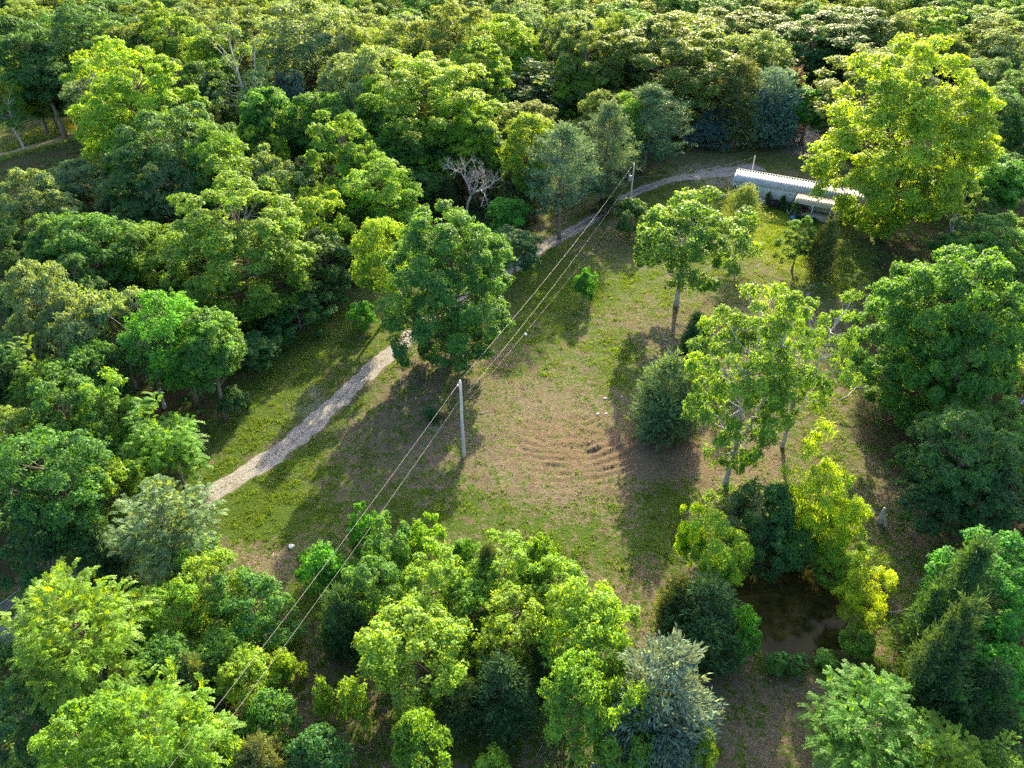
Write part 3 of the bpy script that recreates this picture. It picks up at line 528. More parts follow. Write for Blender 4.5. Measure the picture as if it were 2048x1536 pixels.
# ------------------------------------------------------------------ every tree and shrub one can tell apart in the photograph
T = [
# far rows, left
('big', 45, 30, 120, 18, 'D', 'dark green crown in the upper left corner above the yellow-lit trees by the track'),
('big', 150, 2, 150, 18, 'D', 'broad shaded dark crown at the top edge left of the dark notch'),
('big', 250, 20, 110, 17, 'O', 'olive crown between the shaded top-left crown and the dark notch'),
('big', 328, 2, 105, 18, 'Y', 'yellow-green crown touching the top edge just right of the dark notch'),
('big', 414, 38, 90, 17, 'Y', 'domed yellow-green crown just behind the dark green tree of the upper left'),
('big', 485, 2, 130, 18, 'O', 'olive crown at the top edge left of the large silvery crown'),
('big', 595, -8, 160, 20, 'S', 'largest silvery crown at the top edge, dark at its foot'),
('airy', 692, 18, 60, 19, 'S', 'thin pale-stemmed tree beside the largest silvery crown at the top edge'),
('big', 690, 85, 110, 17, 'S', 'silvery olive crown below the thin pale-stemmed tree at the top'),
('giant', 248, 96, 200, 19, 'Y', 'tall yellow-green tree beside the end of the grassy track'),
('airy', 183, 75, 90, 18, 'Y', 'loose yellow crown leaning out left of the tall tree at the track end'),
('mid', 335, 95, 75, 15, 'S', 'small silvery crown touching the right shoulder of the tall yellow-green track tree'),
('big', 400, 92, 90, 16, 'D', 'deep green crown between two silvery crowns behind the tall track tree'),
('airy', 480, 78, 110, 17, 'S', 'ragged silvery crown with pale limbs, right of the deep green crown'),
('mid', 567, 113, 70, 14, 'B', 'small blue-grey crown at the foot of the largest silvery tree'),
('big', 505, 143, 115, 17, 'G', 'domed green crown with a yellow rim standing before the blue-grey crown'),
('mid', 560, 188, 66, 14, 'S', 'silvery dome on the right flank of the domed yellow-rimmed crown'),
('big', 632, 157, 120, 16, 'G', 'green crown between the silvery dome and the bright upright crown'),
('big', 40, 118, 105, 12, 'Y', 'sunlit yellow-green crown overhanging the far side of the grassy track'),
('mid', 108, 112, 75, 12, 'G', 'green crown with thin dark trunk beyond the grassy track'),
('mid', 82, 165, 70, 8, 'G', 'lower green crown beside the thin dark trunks at the grassy track'),
('airy', 148, 138, 45, 9, 'K', 'brownish thin tree with bare dark trunk at the grassy track bend'),
('airy', 2, 178, 60, 10, 'G', 'tree with a white leaning trunk at the left edge above the grassy track'),
('giant', 312, 226, 215, 17, 'D', 'broad dark green dome below the tall yellow-green track tree'),
('mid', 222, 250, 80, 11, 'Y', 'yellow-green crown hiding the near end of the grassy track'),
('big', 425, 236, 105, 17, 'G', 'green crown right of the broad dark dome with small conifers behind'),
('cedar', 392, 222, 30, 12, 'K', 'slim brownish conifer poking up behind the broad dark dome'),
('cedar', 425, 215, 50, 11, 'K', 'bushy brown-green conifer beside the slim brownish one'),
('mid', 525, 250, 75, 13, 'Y', 'small yellow-green crown in the shade between larger green crowns'),
('big', 682, 210, 120, 17, 'L', 'upright bright green crown left of the wide yellow-green canopy'),
('mid', 140, 306, 100, 12, 'S', 'silver-green crown just below the grassy track'),
('mid', 215, 318, 80, 13, 'S', 'silver-green crown between the track and the silvery tufted tree'),
('big', 330, 292, 105, 16, 'S', 'silvery tufted crown set against the broad dark dome'),
('airy', 450, 280, 130, 17, 'L', 'open light green tree with pale stems showing through'),
('mid', 505, 300, 80, 15, 'S', 'silvery crown on the right of the open pale-stemmed tree'),
('mid', 548, 312, 85, 15, 'S', 'second silvery crown above the big yellow-green canopy of the left woods'),
('mid', 632, 343, 85, 14, 'Y', 'yellow-rimmed small crown in the hollow right of the silvery pair'),
('mid', 682, 325, 80, 14, 'G', 'green crown above the yellow-rimmed small crown'),
('big', 758, 312, 130, 15, 'Y', 'dark-bodied crown with a golden rim left of the bare grey tree'),
('giant', 455, 378, 250, 18, 'L', 'biggest light green canopy in the middle of the left woods'),
('big', 155, 398, 170, 16, 'G', 'wide green dome in the left woods with faint yellow top'),
('big', 35, 322, 120, 17, 'S', 'silver-green crown at the left edge under the grassy track'),
('big', 60, 408, 110, 15, 'G', 'green crown at the left edge beside the wide green dome'),
('mid', 265, 438, 120, 13, 'L', 'bright green crown tucked left of the biggest light green canopy'),
('mid', 612, 383, 100, 14, 'Y', 'golden-rimmed crown right of the biggest light green canopy'),
('mid', 640, 450, 90, 11, 'D', 'dark green small crown behind the bright tree by the drive'),
('big', 742, 432, 112, -645, 'Y', 'bright yellow-green tree with bare trunk just left of the big dark tree by the drive'),
('giant', 888, 408, 262, -722, 'G', 'large round dark green tree standing beside the gravel drive'),
('big', 38, 500, 120, 17, 'S', 'tall silver-leaved tree at the left edge with forked trunk showing'),
('mid', 130, 500, 120, 13, 'D', 'dark green crown between the wide dome and the tall silver-leaved tree'),
('big', 186, 543, 85, 15, 'S', 'narrow silver-leaved crown with upright tip in the left woods'),
('big', 112, 575, 110, 15, 'S', 'low silver-leaved crown joined to the tall one at the left edge'),
('mid', 245, 572, 65, 12, 'K', 'small brownish yellow crown behind the round bright green tree'),
('big', 320, 568, 140, 15, 'E', 'vivid green crown directly behind the round bushy tree by the verge'),
('giant', 385, 610, 178, -838, 'G', 'round bushy green tree at the verge with yellow-tipped right side'),
('airy', 262, 628, 115, -815, 'S', 'leaning silvery tree with long bare trunk left of the round bushy tree'),
('feather', 50, 668, 130, 12, 'L', 'light green feathery tree at the left edge below the silver-leaved trees'),
('mid', 150, 660, 110, 12, 'G', 'green crown between the leaning silvery tree and the left edge'),
('big', 95, 742, 140, 14, 'G', 'dense green crown near the left edge above the lowest drive woods'),
('mid', 180, 758, 110, 12, 'L', 'light green crown left of the feathery verge tree'),
('feather', 305, 796, 180, -975, 'L', 'feathery light green tree leaning over the verge of the drive'),
('big', 75, 868, 180, 14, 'G', 'big green crown at the left edge over the dark drive entrance'),
('mid', 190, 888, 125, -1075, 'Y', 'bright yellowish green small tree in front of the feathery verge tree'),
('big', 20, 985, 110, 11, 'D', 'dark green crown at the left edge shading the drive end'),
('mid', 500, 662, 85, 5.5, 'D', 'dark leafy tree at the woods edge right of the round bushy tree'),
('mid', 585, 575, 95, 6, 'D', 'dark green tree on the woods edge below the biggest light canopy'),
('mid', 640, 525, 80, 6, 'D', 'shaded green tree on the woods edge left of the bright trunked tree'),
('shrub', 548, 640, 60, 4, 'D', 'shaded shrub at the woods edge halfway along the verge'),
('shrub', 462, 770, 60, 4, 'D', 'shaded shrub against the foot of the round bushy tree'),
('shrub', 722, 605, 48, -655, 'E', 'little bright bush at the foot of the bright yellow-green trunked tree'),
# far rows, middle
('big', 727, 78, 125, 18, 'S', 'silver-olive crown left of the yellow-olive domes, upper middle'),
('big', 790, 32, 110, 18, 'O', 'olive crown behind the silver-olive one, near the top'),
('giant', 888, 4, 150, 19, 'O', 'large olive dome at the top edge left of centre'),
('big', 1005, 8, 115, 18, 'Y', 'yellow-olive crown at the top edge near the middle'),
('big', 958, 62, 110, 17, 'Y', 'upright yellow-olive crown under the top-edge crowns, left of the drooping grey-green tree'),
('mid', 1062, 42, 80, 16, 'Y', 'small golden crown between the top-edge crowns and the snag'),
('big', 1120, 2, 75, 18, 'S', 'silvery crown at the top edge, left one of a close pair'),
('big', 1162, 0, 85, 19, 'S', 'silvery crown at the top edge, right one of a close pair'),
('big', 1178, 48, 115, 17, 'O', 'olive crown above the yellow-green tree by the snag'),
('big', 1235, 18, 85, 18, 'O', 'narrow olive crown left of the tallest olive-silver tree'),
('big', 1285, 2, 95, 19, 'S', 'silvery crown at the top edge behind the tallest olive-silver tree'),
('giant', 1355, 28, 205, 21, 'O', 'tallest olive-silver tree rising behind the pines'),
('giant', 828, 110, 215, 17, 'Y', 'widest yellow-green canopy in the upper middle woods'),
('big', 760, 170, 130, 15, 'G', 'green crown under the left side of the widest yellow-green canopy'),
('mid', 922, 170, 115, 15, 'Y', 'yellow-green crown on the right flank of the widest canopy'),
('feather', 1052, 113, 140, 16, 'S', 'drooping grey-green layered tree left of the white snag'),
('big', 1168, 97, 112, 13.5, 'Y', 'yellow-green crown directly behind the white snag'),
('mid', 1205, 166, 92, 13, 'O', 'olive crown between the white snag and the pines'),
('mid', 1262, 178, 75, 13, 'L', 'bright green crown showing just above the pines'),
('big', 1063, 205, 105, 16, 'Y', 'isolated yellow-green dome between the dark hollow and the pines'),
('big', 872, 205, 110, 13, 'G', 'green crown with golden top below the widest yellow-green canopy'),
('mid', 792, 236, 100, 13, 'G', 'green crown left of the golden-topped one in the middle woods'),
('mid', 938, 205, 90, 14, 'Y', 'golden green crown at the left edge of the dark hollow'),
('mid', 975, 240, 70, 12, 'D', 'dark crown on the rim of the dark hollow'),
('mid', 1000, 282, 78, 10, 'L', 'bright green crown below the isolated yellow-green dome'),
('mid', 820, 325, 90, 9, 'G', 'green crown left behind the bare grey tree'),
('cedar', 1033, 318, 90, 10, 'K', 'olive cedar between the bare grey tree and the pines'),
('cedar', 975, 335, 90, 7, 'K', 'olive cedar just behind the bare grey tree'),
('cedar', 870, 345, 80, 6.5, 'K', 'olive cedar left of the bare grey tree'),
('mid', 1015, 378, 75, 9, 'E', 'bright green small tree at the foot of the olive cedar'),
('mid', 1030, 440, 95, 9, 'D', 'shaded tree at the drive edge right of the large round tree'),
('pine', 1128, 253, 155, -478, 'P', 'nearest grey-green pine beside the drive, trunk fully in view'),
('pine', 1075, 300, 110, -440, 'P', 'grey-green pine on the left of the pine group'),
('pine', 1218, 205, 130, -417, 'P', 'tall grey-green pine behind the wires, bare trunk by the drive'),
('pine', 1172, 245, 95, -408, 'P', 'slender grey-green pine squeezed between two larger pines'),
('pine', 1302, 172, 155, -350, 'P', 'broadest grey-green pine, right end of the pine group by the drive bend'),
('shrub', 1268, 392, 70, -468, 'D', 'dark shrub hiding the foot of the transformer pole'),
('shrub', 1222, 392, 55, -425, 'C', 'low dark shrub left of the transformer pole'),
# far rows, right
('big', 1455, 5, 125, 18, 'O', 'olive column of foliage right of the tallest olive-silver tree'),
('big', 1525, 2, 120, 17, 'D', 'shaded dark tree with dead limbs at the top edge right of the olive column'),
('giant', 1708, 2, 215, 19, 'D', 'broad deep green dome with sunlit top behind the house'),
('big', 1800, 22, 105, 18, 'O', 'olive crown between the broad deep green dome and the top right trees'),
('big', 1878, 2, 130, 19, 'Y', 'yellow-green crown at the top edge above the giant sunlit tree'),
('big', 1995, 3, 145, 19, 'L', 'light green crown filling the top right corner'),
('big', 1640, 40, 100, 17, 'D', 'dark crown left of the broad deep green dome'),
('giant', 1782, 104, 190, 17, 'O', 'olive-yellow crown peeking out left behind the giant sunlit tree'),
('giant', 1876, 106, 322, -478, (.205, .345, .009), 'giant sunlit yellow-green tree overhanging the right end of the house'),
('cedar', 1485, 118, 140, -288, 'K', 'brown-olive cedar at the back of the yard behind the gravel'),
('bluecedar', 1440, 215, 90, -292, 'B', 'low blue-grey cedar left of the yard cedars'),
('bluecedar', 1562, 140, 115, -288, 'B', 'blue-grey cedar in the middle of the yard cedars'),
('cedar', 1594, 140, 85, -278, 'R', 'rusty brown dying cedar on the right of the yard cedars'),
('mid', 1578, 125, 80, 14, 'Y', 'sunlit yellow-green crown peeking over the yard cedars'),
('mid', 1632, 158, 90, 12, 'E', 'green tree at the right end of the row of yard cedars'),
('mid', 1692, 200, 70, 10, 'O', 'olive small tree at the edge of the gravel patch behind the house'),
('big', 2030, 165, 120, 17, 'D', 'dark tree at the right edge behind the giant sunlit tree'),
('big', 2035, 290, 130, 14, 'E', 'vivid green tree at the right edge beside the giant sunlit tree'),
('big', 2020, 420, 130, 13, 'G', 'green tree at the right edge below the vivid one'),
('mid', 1950, 440, 100, 10, 'D', 'dark small tree under the lower right side of the giant sunlit tree'),
('lollipop', 1385, 396, 192, -612, 'L', 'round-headed lawn tree on a bare trunk in front of the house'),
('youngpine', 1497, 376, 84, -522, (.19, .24, .03), 'young golden green pine on the lawn in front of the house'),
('mid', 1608, 445, 66, -543, 'G', 'small round tree on a thin trunk near the porch'),
('cedar', 1668, 438, 66, -556, 'K', 'young cedar on a bare stem near the porch under the giant tree'),
('shrub', 1170, 537, 46, -607, 'E', 'lone bright green egg-shaped bush in the middle of the clearing'),
# right clearing
('giant', 1950, 488, 300, -840, 'G', 'huge deep green tree right of the clearing'),
('open', 1545, 575, 255, -968, 'L', 'open-crowned tree with a pale three-forked trunk above the pond'),
('open', 1650, 600, 165, -893, 'L', 'slighter pale-trunked tree just behind the three-forked one'),
('cedar', 1396, 628, 80, -722, 'C', 'upright dark cedar behind the bluish tipped cedar'),
('roundcedar', 1345, 722, 150, -862, (.095, .180, .050), 'bluish tipped bushy cedar at the edge of the bare soil'),
('willow', 1662, 922, 105, -1095, 'W', 'glowing yellow-green upright shrub above the pond'),
('willow', 1700, 1000, 80, -1110, 'W', 'yellow-green arching shrub right of the glowing upright one'),
('willow', 1386, 1018, 48, -1150, 'W', 'thin yellow-green shrub left above the pond'),
('willow', 1455, 1062, 115, -1190, 'Y', 'broad yellow-green shrub on the left bank of the pond'),
('shrub', 1560, 965, 100, -1100, 'D', 'dark shrub at the foot of the three-forked trunk'),
('shrub', 1495, 990, 100, -1085, 'K', 'brownish shrub left of the dark one at the three-forked trunk'),
('shrub', 1600, 1035, 100, -1130, 'G', 'green shrub on the far bank of the pond'),
('shrub', 1548, 1040, 80, -1135, 'D', 'dark twiggy shrub on the far bank of the pond'),
('shrub', 1690, 1078, 95, -1150, 'Y', 'bright shrub at the far right corner of the pond'),
('roundcedar', 1425, 1172, 175, -1300, 'C', 'dark spreading cedar bush left of the pond'),
('roundcedar', 1365, 1155, 90, -1262, 'K', 'yellowish cedar bush behind the dark spreading one'),
('shrub', 1500, 1228, 66, -1315, 'E', 'bright green shrub on the near left bank of the pond'),
('willow', 1752, 1115, 92, -1235, 'W', 'yellow-green shrub with a bare stem on the right bank of the pond'),
('shrub', 1735, 1262, 58, -1318, 'L', 'leafy clump at the near right corner of the pond'),
('sapling', 1600, 1312, 42, -1338, 'G', 'low green clump on the near bank of the pond'),
('sapling', 1660, 1306, 42, -1328, 'L', 'low light green clump on the near bank of the pond'),
('sapling', 1560, 1308, 42, -1338, 'G', 'low green clump beside the bright near-bank shrub'),
('big', 2000, 570, 180, -910, 'G', 'deep green tree at the right edge joined to the huge deep green tree'),
('big', 1890, 850, 120, -990, 'D', 'dark tree under the left skirt of the huge deep green tree'),
('big', 1965, 840, 170, -1050, 'D', 'dark tree in front of the scrap heap'),
('big', 2045, 950, 150, 9, 'D', 'dark tree at the right edge below the scrap heap'),
('mid', 1880, 960, 120, -1075, 'C', 'low dark tree at the bend of the right hand trail'),
('cedar', 1972, 1085, 165, -1320, 'C', 'big dark cedar right of the trail below the pond'),
('cedar', 1955, 1200, 140, -1440, 'C', 'dark cedar beside the trail in front of the big dark cedar'),
('big', 2005, 1090, 185, 11, 'E', 'leafy bright oak at the right edge above the dark cedars'),
('mid', 2030, 1280, 120, 8, 'E', 'small leafy oak at the right edge between dark cedars'),
('mid', 1925, 1340, 100, 6, 'G', 'little leafy oak hanging over the trail, lower right'),
('cedar', 2000, 1330, 150, 7, 'C', 'dark cedar in the lower right behind the leafy oak'),
('feather', 1775, 1398, 215, 7.5, 'L', 'feathery green tree at the bottom edge, lower right'),
('feather', 1905, 1460, 140, 7, 'Y', 'feathery yellow tree at the bottom edge beside the green one'),
('feather', 2035, 1470, 90, 7, 'L', 'feathery tree in the bottom right corner'),
# bottom
('mid', 1192, 1165, 190, -1390, 'Y', 'tall yellow-green tree at the right of the bottom thicket'),
('mid', 1165, 1300, 150, -1520, 'L', 'green leafy tree in front of the tall yellow-green one'),
('shrub', 1265, 1380, 120, -1540, 'L', 'light green shrub between the leafy tree and the pale blue cedar'),
('bluecedar', 1335, 1305, 210, -1520, (.130, .185, .100), 'pale blue cedar at the bottom edge'),
('shrub', 1415, 1450, 60, -1560, 'Y', 'yellow-tipped shrub against the right side of the pale blue cedar'),
('mid', 815, 1190, 215, -1380, 'Y', 'bright yellow-green tree at the left front of the bottom thicket'),
('mid', 855, 1115, 130, -1260, 'Y', 'sunlit crown behind the left front tree of the bottom thicket'),
('mid', 1010, 1095, 130, -1225, 'Y', 'sunlit bushy crown in the middle back of the bottom thicket'),
('mid', 1085, 1068, 95, -1215, 'L', 'upright light green crown at the back edge of the bottom thicket'),
('mid', 1035, 1190, 140, -1340, 'Y', 'golden crown in the middle of the bottom thicket'),
('mid', 1115, 1140, 120, -1280, 'L', 'light green crown between the golden and the tall yellow-green trees'),
('mid', 935, 1150, 110, -1270, 'L', 'light green crown in the middle of the bottom thicket'),
('shrub', 925, 1075, 70, -1165, 'G', 'small green shrub at the back edge of the bottom thicket'),
('cedar', 975, 1085, 70, -1215, 'K', 'slim olive cedar among the back crowns of the bottom thicket'),
('shrub', 768, 1070, 95, -1175, 'G', 'green shrub at the upper left of the bottom thicket'),
('shrub', 845, 1050, 60, -1130, 'Y', 'small yellow-tipped shrub at the back left of the bottom thicket'),
('shrub', 718, 1032, 56, -1120, 'E', 'bright little shrub under the wires at the top left of the bottom thicket'),
('shrub', 640, 1090, 95, -1190, 'E', 'bright leafy shrub on the left corner of the bottom thicket'),
('mid', 730, 1120, 110, -1250, 'G', 'green crown under the wires in the bottom thicket'),
('roundcedar', 675, 1185, 110, -1300, 'C', 'dark cedar bush on the left side of the bottom thicket'),
('cedar', 1005, 1320, 150, -1450, 'C', 'dark spiky cedar at the front of the bottom thicket'),
('roundcedar', 925, 1360, 95, -1450, 'C', 'low dark cedar bush left of the spiky one'),
('cedar', 1090, 1260, 70, -1380, 'C', 'narrow dark cedar between the golden and the green leafy trees'),
('mid', 828, 1420, 105, -1560, 'L', 'small light green tree standing alone at the bottom edge'),
('sapling', 697, 1352, 62, -1450, 'Y', 'sapling with golden top beside the path under the wires, right one'),
('sapling', 637, 1365, 42, -1440, 'Y', 'sapling with golden top beside the path under the wires, left one'),
('sapling', 980, 1515, 70, -1570, 'Y', 'yellow tuft at the bottom edge right of the small lone tree'),
# bottom left
('feather', 295, 968, 200, -1165, 'S', 'grey-green feathery tree at the near end of the gravel drive'),
('mid', 370, 1060, 110, -1190, 'L', 'light green tree right of the grey-green feathery one'),
('roundcedar', 185, 1050, 120, -1165, 'C', 'dark cedar bush left of the grey-green feathery tree'),
('mid', 412, 1130, 125, -1265, 'Y', 'yellow-lit tree at the edge of the bare loop of ground'),
('mid', 488, 1165, 130, -1290, 'G', 'green tree facing the bare loop of ground'),
('feather', 105, 1165, 260, -1400, 'Y', 'large yellow-green tree covering the drive in the lower left'),
('mid', 300, 1165, 140, -1310, 'Y', 'yellow-green tree right of the large one in the lower left'),
('mid', 420, 1260, 120, -1360, 'L', 'light green tree in the middle of the lower left thicket'),
('mid', 300, 1270, 120, -1400, 'G', 'green tree in the middle of the lower left thicket'),
('roundcedar', 372, 1318, 95, -1415, 'K', 'round olive cedar bush in the lower left thicket'),
('roundcedar', 245, 1335, 95, -1430, 'K', 'olive cedar bush behind the big yellow tree at bottom left'),
('mid', 470, 1300, 110, -1400, 'Y', 'yellow-tipped tree right of the round olive cedar bush'),
('mid', 558, 1300, 62, -1370, 'Y', 'bright little tree under the wires beside the path'),
('mid', 520, 1390, 110, -1480, 'G', 'green tree crossed by the wires near the bottom'),
('feather', 265, 1378, 240, -1590, 'Y', 'big yellow feathery tree at the bottom edge, lower left'),
('mid', 120, 1420, 170, -1610, 'Y', 'yellow tree at the bottom edge left of the big feathery one'),
('mid', 370, 1440, 120, -1570, 'Y', 'yellow-green tree at the bottom edge right of the big feathery one'),
('mid', 30, 1400, 120, -1520, 'D', 'dark tree in the bottom left corner'),
('roundcedar', 505, 1480, 100, -1570, 'K', 'yellowish cedar bush at the bottom edge under the wires'),
('shrub', 620, 1470, 120, -1560, 'D', 'low dark shrub at the bottom edge right of the wires'),
('mid', 215, 1240, 100, -1350, 'G', 'green tree between two yellow ones in the lower left'),
]
seen = set()
for kind, x, y, w, h, col, label in T:
    assert label not in seen, label
    assert 4 <= len(label.split()) <= 16, label
    seen.add(label)
    if h > 0 and kind != 'feather' and y < 320 and x < 1900: h *= 1 + (float(np.interp(y, [0, 100, 200, 320], [1.36, 1.32, 1.2, 1])) - 1) * (1 if x < 1300 else .35)
    p, hh, R = spot(x, y, w, h)
    if kind in ('big', 'mid', 'giant', 'airy', 'feather') and h > 0: R *= 1.16 if y > 160 else 1.28
    kk = kind
    if kind == 'big' and R < 3.4: kk = 'mid'
    if kind == 'mid' and R < 1.9: kk = 'shrub'
    if kind == 'mid' and R > 4.0: kk = 'big'
    if kind == 'giant' and R < 5.6: kk = 'big'
    if kind == 'shrub' and R > 2.9: kk = 'mid'
    place(kk, p, hh, R, col, label, NAMES[kind], CATS.get(kind, 'tree'))
PL = np.array(PLACED)

# ------------------------------------------------------------------ understorey trees filling the woods
def in_view(x, y, z, m=60):
    px, py = proj(x, y, z); return -m < px < 2048 + m and -m < py < 1536 + m
fr = np.random.default_rng(21); nfill = 0
FILL = {'L': ('understorey trees of the left woods', 'dark understorey tree half hidden among the taller crowns left of the drive'),
        'M': ('understorey trees of the back woods', 'dark understorey tree half hidden among the taller crowns beyond the house and pines'),
        'R': ('understorey trees of the right woods', 'dark understorey tree half hidden among the taller crowns right of the clearing')}
sx = 9.8
GRID = [(xx, yy) for yy in np.arange(30, 135, sx) for xx in np.arange(-190, 190, sx)] + [(xx, yy) for yy in np.arange(140, 262, 14.5) for xx in np.arange(-230, 230, 14.5)]
for xx, yy in GRID:
    for _ in (0,):
        st = 1 if yy < 150 else 1.0
        x = xx + fr.uniform(-3, 3); y = yy + fr.uniform(-3, 3); h = fr.uniform(8, 12.5) + np.interp(y, [120, 150, 210], [0, 6, 11]); R = h * (fr.uniform(.28, .36) if y < 135 else fr.uniform(.36, .44))
        if not in_view(x, y, h * .6): continue
        if inside(CLEAR, x, y) or inside(TRACKAREA, x, y): continue
        cc = np.array([[x + R * .9 * math.cos(q), y + R * .9 * math.sin(q)] for q in np.arange(6)])
        if inside(CLEAR, cc[:, 0], cc[:, 1]).sum() > 1 or inside(TRACKAREA, cc[:, 0], cc[:, 1] + 3).any(): continue
        d = np.hypot(PL[:, 0] - x, PL[:, 1] - y)
        if (d < .62 * PL[:, 2] + .62 * R).any(): continue
        # keep the ground behind small openings in view: not in front of the track
        tx, ty = proj(x, y, h)
        if -80 < tx < 235 and 175 < ty < 340: continue
        if x < -45 and y < 45: continue
        if 835 < tx < 1010 and 300 < ty < 440: continue
        g = 'R' if (x > 30 and y < 118) else ('M' if x > -25 and y > 118 else 'L')
        place('mid' if R < 3.6 else 'big', (x, y), h, R, fr.choice(['D', 'G', 'G', 'D', 'O']) if y < 150 else fr.choice(['D', 'G', 'O', 'S', 'O']), FILL[g][1], 'understorey_tree', 'tree', FILL[g][0]); nfill += 1


# ------------------------------------------------------------------ undergrowth, far-off wood (nobody could count these)
def leaf_cloud(name, cx, cy_, cz, rad, hgt, per, L, col, m='leaf', seed=1, aspect=.6, cat=None, label=None, up=.7):
    r = np.random.default_rng(seed); n = len(cx); q = np.repeat(np.arange(n), per)
    d = rdir(r, len(q)); d[:, 2] = abs(d[:, 2]); f = r.uniform(.55, 1, len(q)) ** .5
    P = np.c_[cx, cy_, cz][q] + d * f[:, None] * np.c_[rad, rad, hgt][q]
    P = P + r.normal(size=P.shape) * .12
    T_ = unit(d + rdir(r, len(q)) * .9); Nv = unit(np.array([0, 0, up]) + d * .4 + rdir(r, len(q)) * .7); LL = L * r.uniform(.6, 1.3, len(q))
    tint = np.clip(r.normal(1, .17, n)[q] * r.normal(1, .15, len(q)), .45, 1.8)
    return tag(link(name, leaf_mesh(name, P, T_, Nv, LL, LL * aspect, tint, M[m]), None, CO[col]), kind='stuff')
ur = np.random.default_rng(5)
def scatter(n, x0, x1, y0, y1, test):
    x = ur.uniform(x0, x1, n); y = ur.uniform(y0, y1, n); k = test(x, y); return x[k], y[k]
fview = lambda x, y: np.abs(x) < (y * cp_ + 29.4) * .76 + 6
wt = lambda x, y: fview(x, y) & ~inside(CLEAR, x, y) & ~inside(TRACKAREA, x, y)
x, y = scatter(7000, -150, 150, 24, 215, wt); r_ = ur.uniform(.5, 1.7, len(x))
leaf_cloud('undergrowth', x, y, gz(x, y) - .1, r_, r_ * ur.uniform(.5, 1.5, len(x)), 44, .36, 'D', seed=2)
x, y = scatter(5200, -50, 40, 18, 60, lambda x, y: (inside(LOWLEFT, x, y) | inside(BELT, x, y))); r_ = ur.uniform(.3, 1.0, len(x))
leaf_cloud('thicket_undergrowth', x, y, gz(x, y) - .05, r_, r_ * ur.uniform(.5, 1.8, len(x)), 46, .20, 'G', seed=3)
x, y = scatter(2400, 10, 40, 28, 60, lambda x, y: inside(PONDRIM, x, y) & (pond_r(x, y) > 1.12)); r_ = ur.uniform(.2, .7, len(x)); e_ = x - 24
leaf_cloud('pond_edge_plants', x, y, gz(x, y) - .05, r_, r_ * ur.uniform(.6, 1.6, len(x)), 34, .17, 'L', seed=4)
x, y = scatter(3000, -60, 60, 20, 140, lambda x, y: fview(x, y) & inside(CLEAR, x, y) & ~inside(CLEAR, x + 1.6, y) | (inside(CLEAR, x, y) & ~inside(CLEAR, x - 1.6, y))); r_ = ur.uniform(.2, .6, len(x))
leaf_cloud('edge_weeds', x, y, gz(x, y) - .05, r_, r_ * 1.1, 26, .2, 'G', seed=6)
x, y = scatter(620, -330, 330, 250, 380, lambda x, y: np.abs(x) < y * .78 + 20); r_ = ur.uniform(3.5, 6, len(x))
leaf_cloud('distant_woods', x, y, gz(x, y) + 7, r_, ur.uniform(6, 14, len(x)), 560, .8, 'D', seed=7)

# ------------------------------------------------------------------ grass tufts, chips and twigs
def blades(name, x, y, per, h, col, spread, seed, w=.035):
    r = np.random.default_rng(seed); n = len(x); q = np.repeat(np.arange(n), per); z = gz(x, y)
    P = np.c_[x, y, z][q] + np.c_[r.normal(size=(len(q), 2)) * spread, np.full(len(q), -.02)]
    T_ = unit(np.array([0, 0, 1.0]) + rdir(r, len(q)) * .75); LL = np.broadcast_to(h, (n,))[q] * r.uniform(.5, 1.3, len(q))
    tint = np.clip(r.normal(.95, .12, n)[q] * r.normal(1, .08, len(q)), .45, 1.8)
    return tag(link(name, leaf_mesh(name, P, T_, rdir(r, len(q)), LL, np.full(len(q), w) + LL * .1, tint, M['blade'], .1), None, col), kind='stuff')
def clear_pts(n, seed, f):
    r = np.random.default_rng(seed); x = r.uniform(-60, 70, n); y = r.uniform(20, 150, n)
    k = inside(CLEAR, x, y) & fview(x, y); x, y = x[k], y[k]
    p = f(x, y); k = r.random(len(x)) < p; return x[k], y[k]
pv = lambda x, y: (np.clip(grass_at(x, y) - .12, 0, 1) * 1.3 * np.clip((fbm(x / 1.1, y / 1.1, 40, 3) - .36) * 5, 0, 1)) * (seg_dist(DRIVE, x, y) > 1.5) * (pond_r(x, y) > 1.1)
x, y = clear_pts(420000, 11, pv); print('tufts', len(x))
blades('grass', x, y, 6, .07 + .18 * vnoise(x / 3, y / 3, 50), (.115, .205, .016), .14, 12)
x, y = clear_pts(60000, 13, lambda x, y: pv(x, y) * .5)
blades('tall_weeds', x, y, 10, .16 + .26 * vnoise(x / 2, y / 2, 51), (.105, .195, .017), .16, 14, .05)
x, y = clear_pts(160000, 15, lambda x, y: lawn_at(x, y) * .9)
blades('lawn_grass', x, y, 6, .12, (.21, .30, .010), .16, 16, .04)
r = np.random.default_rng(17); x = r.uniform(-110, -60, 9000); y = r.uniform(130, 200, 9000); k = inside(TRACKAREA, x, y) & (seg_dist(TRACK, x, y) > 1.6); x, y = x[k], y[k]
blades('meadow_grass', x, y, 9, .6, (.22, .27, .04), .3, 18, .08)
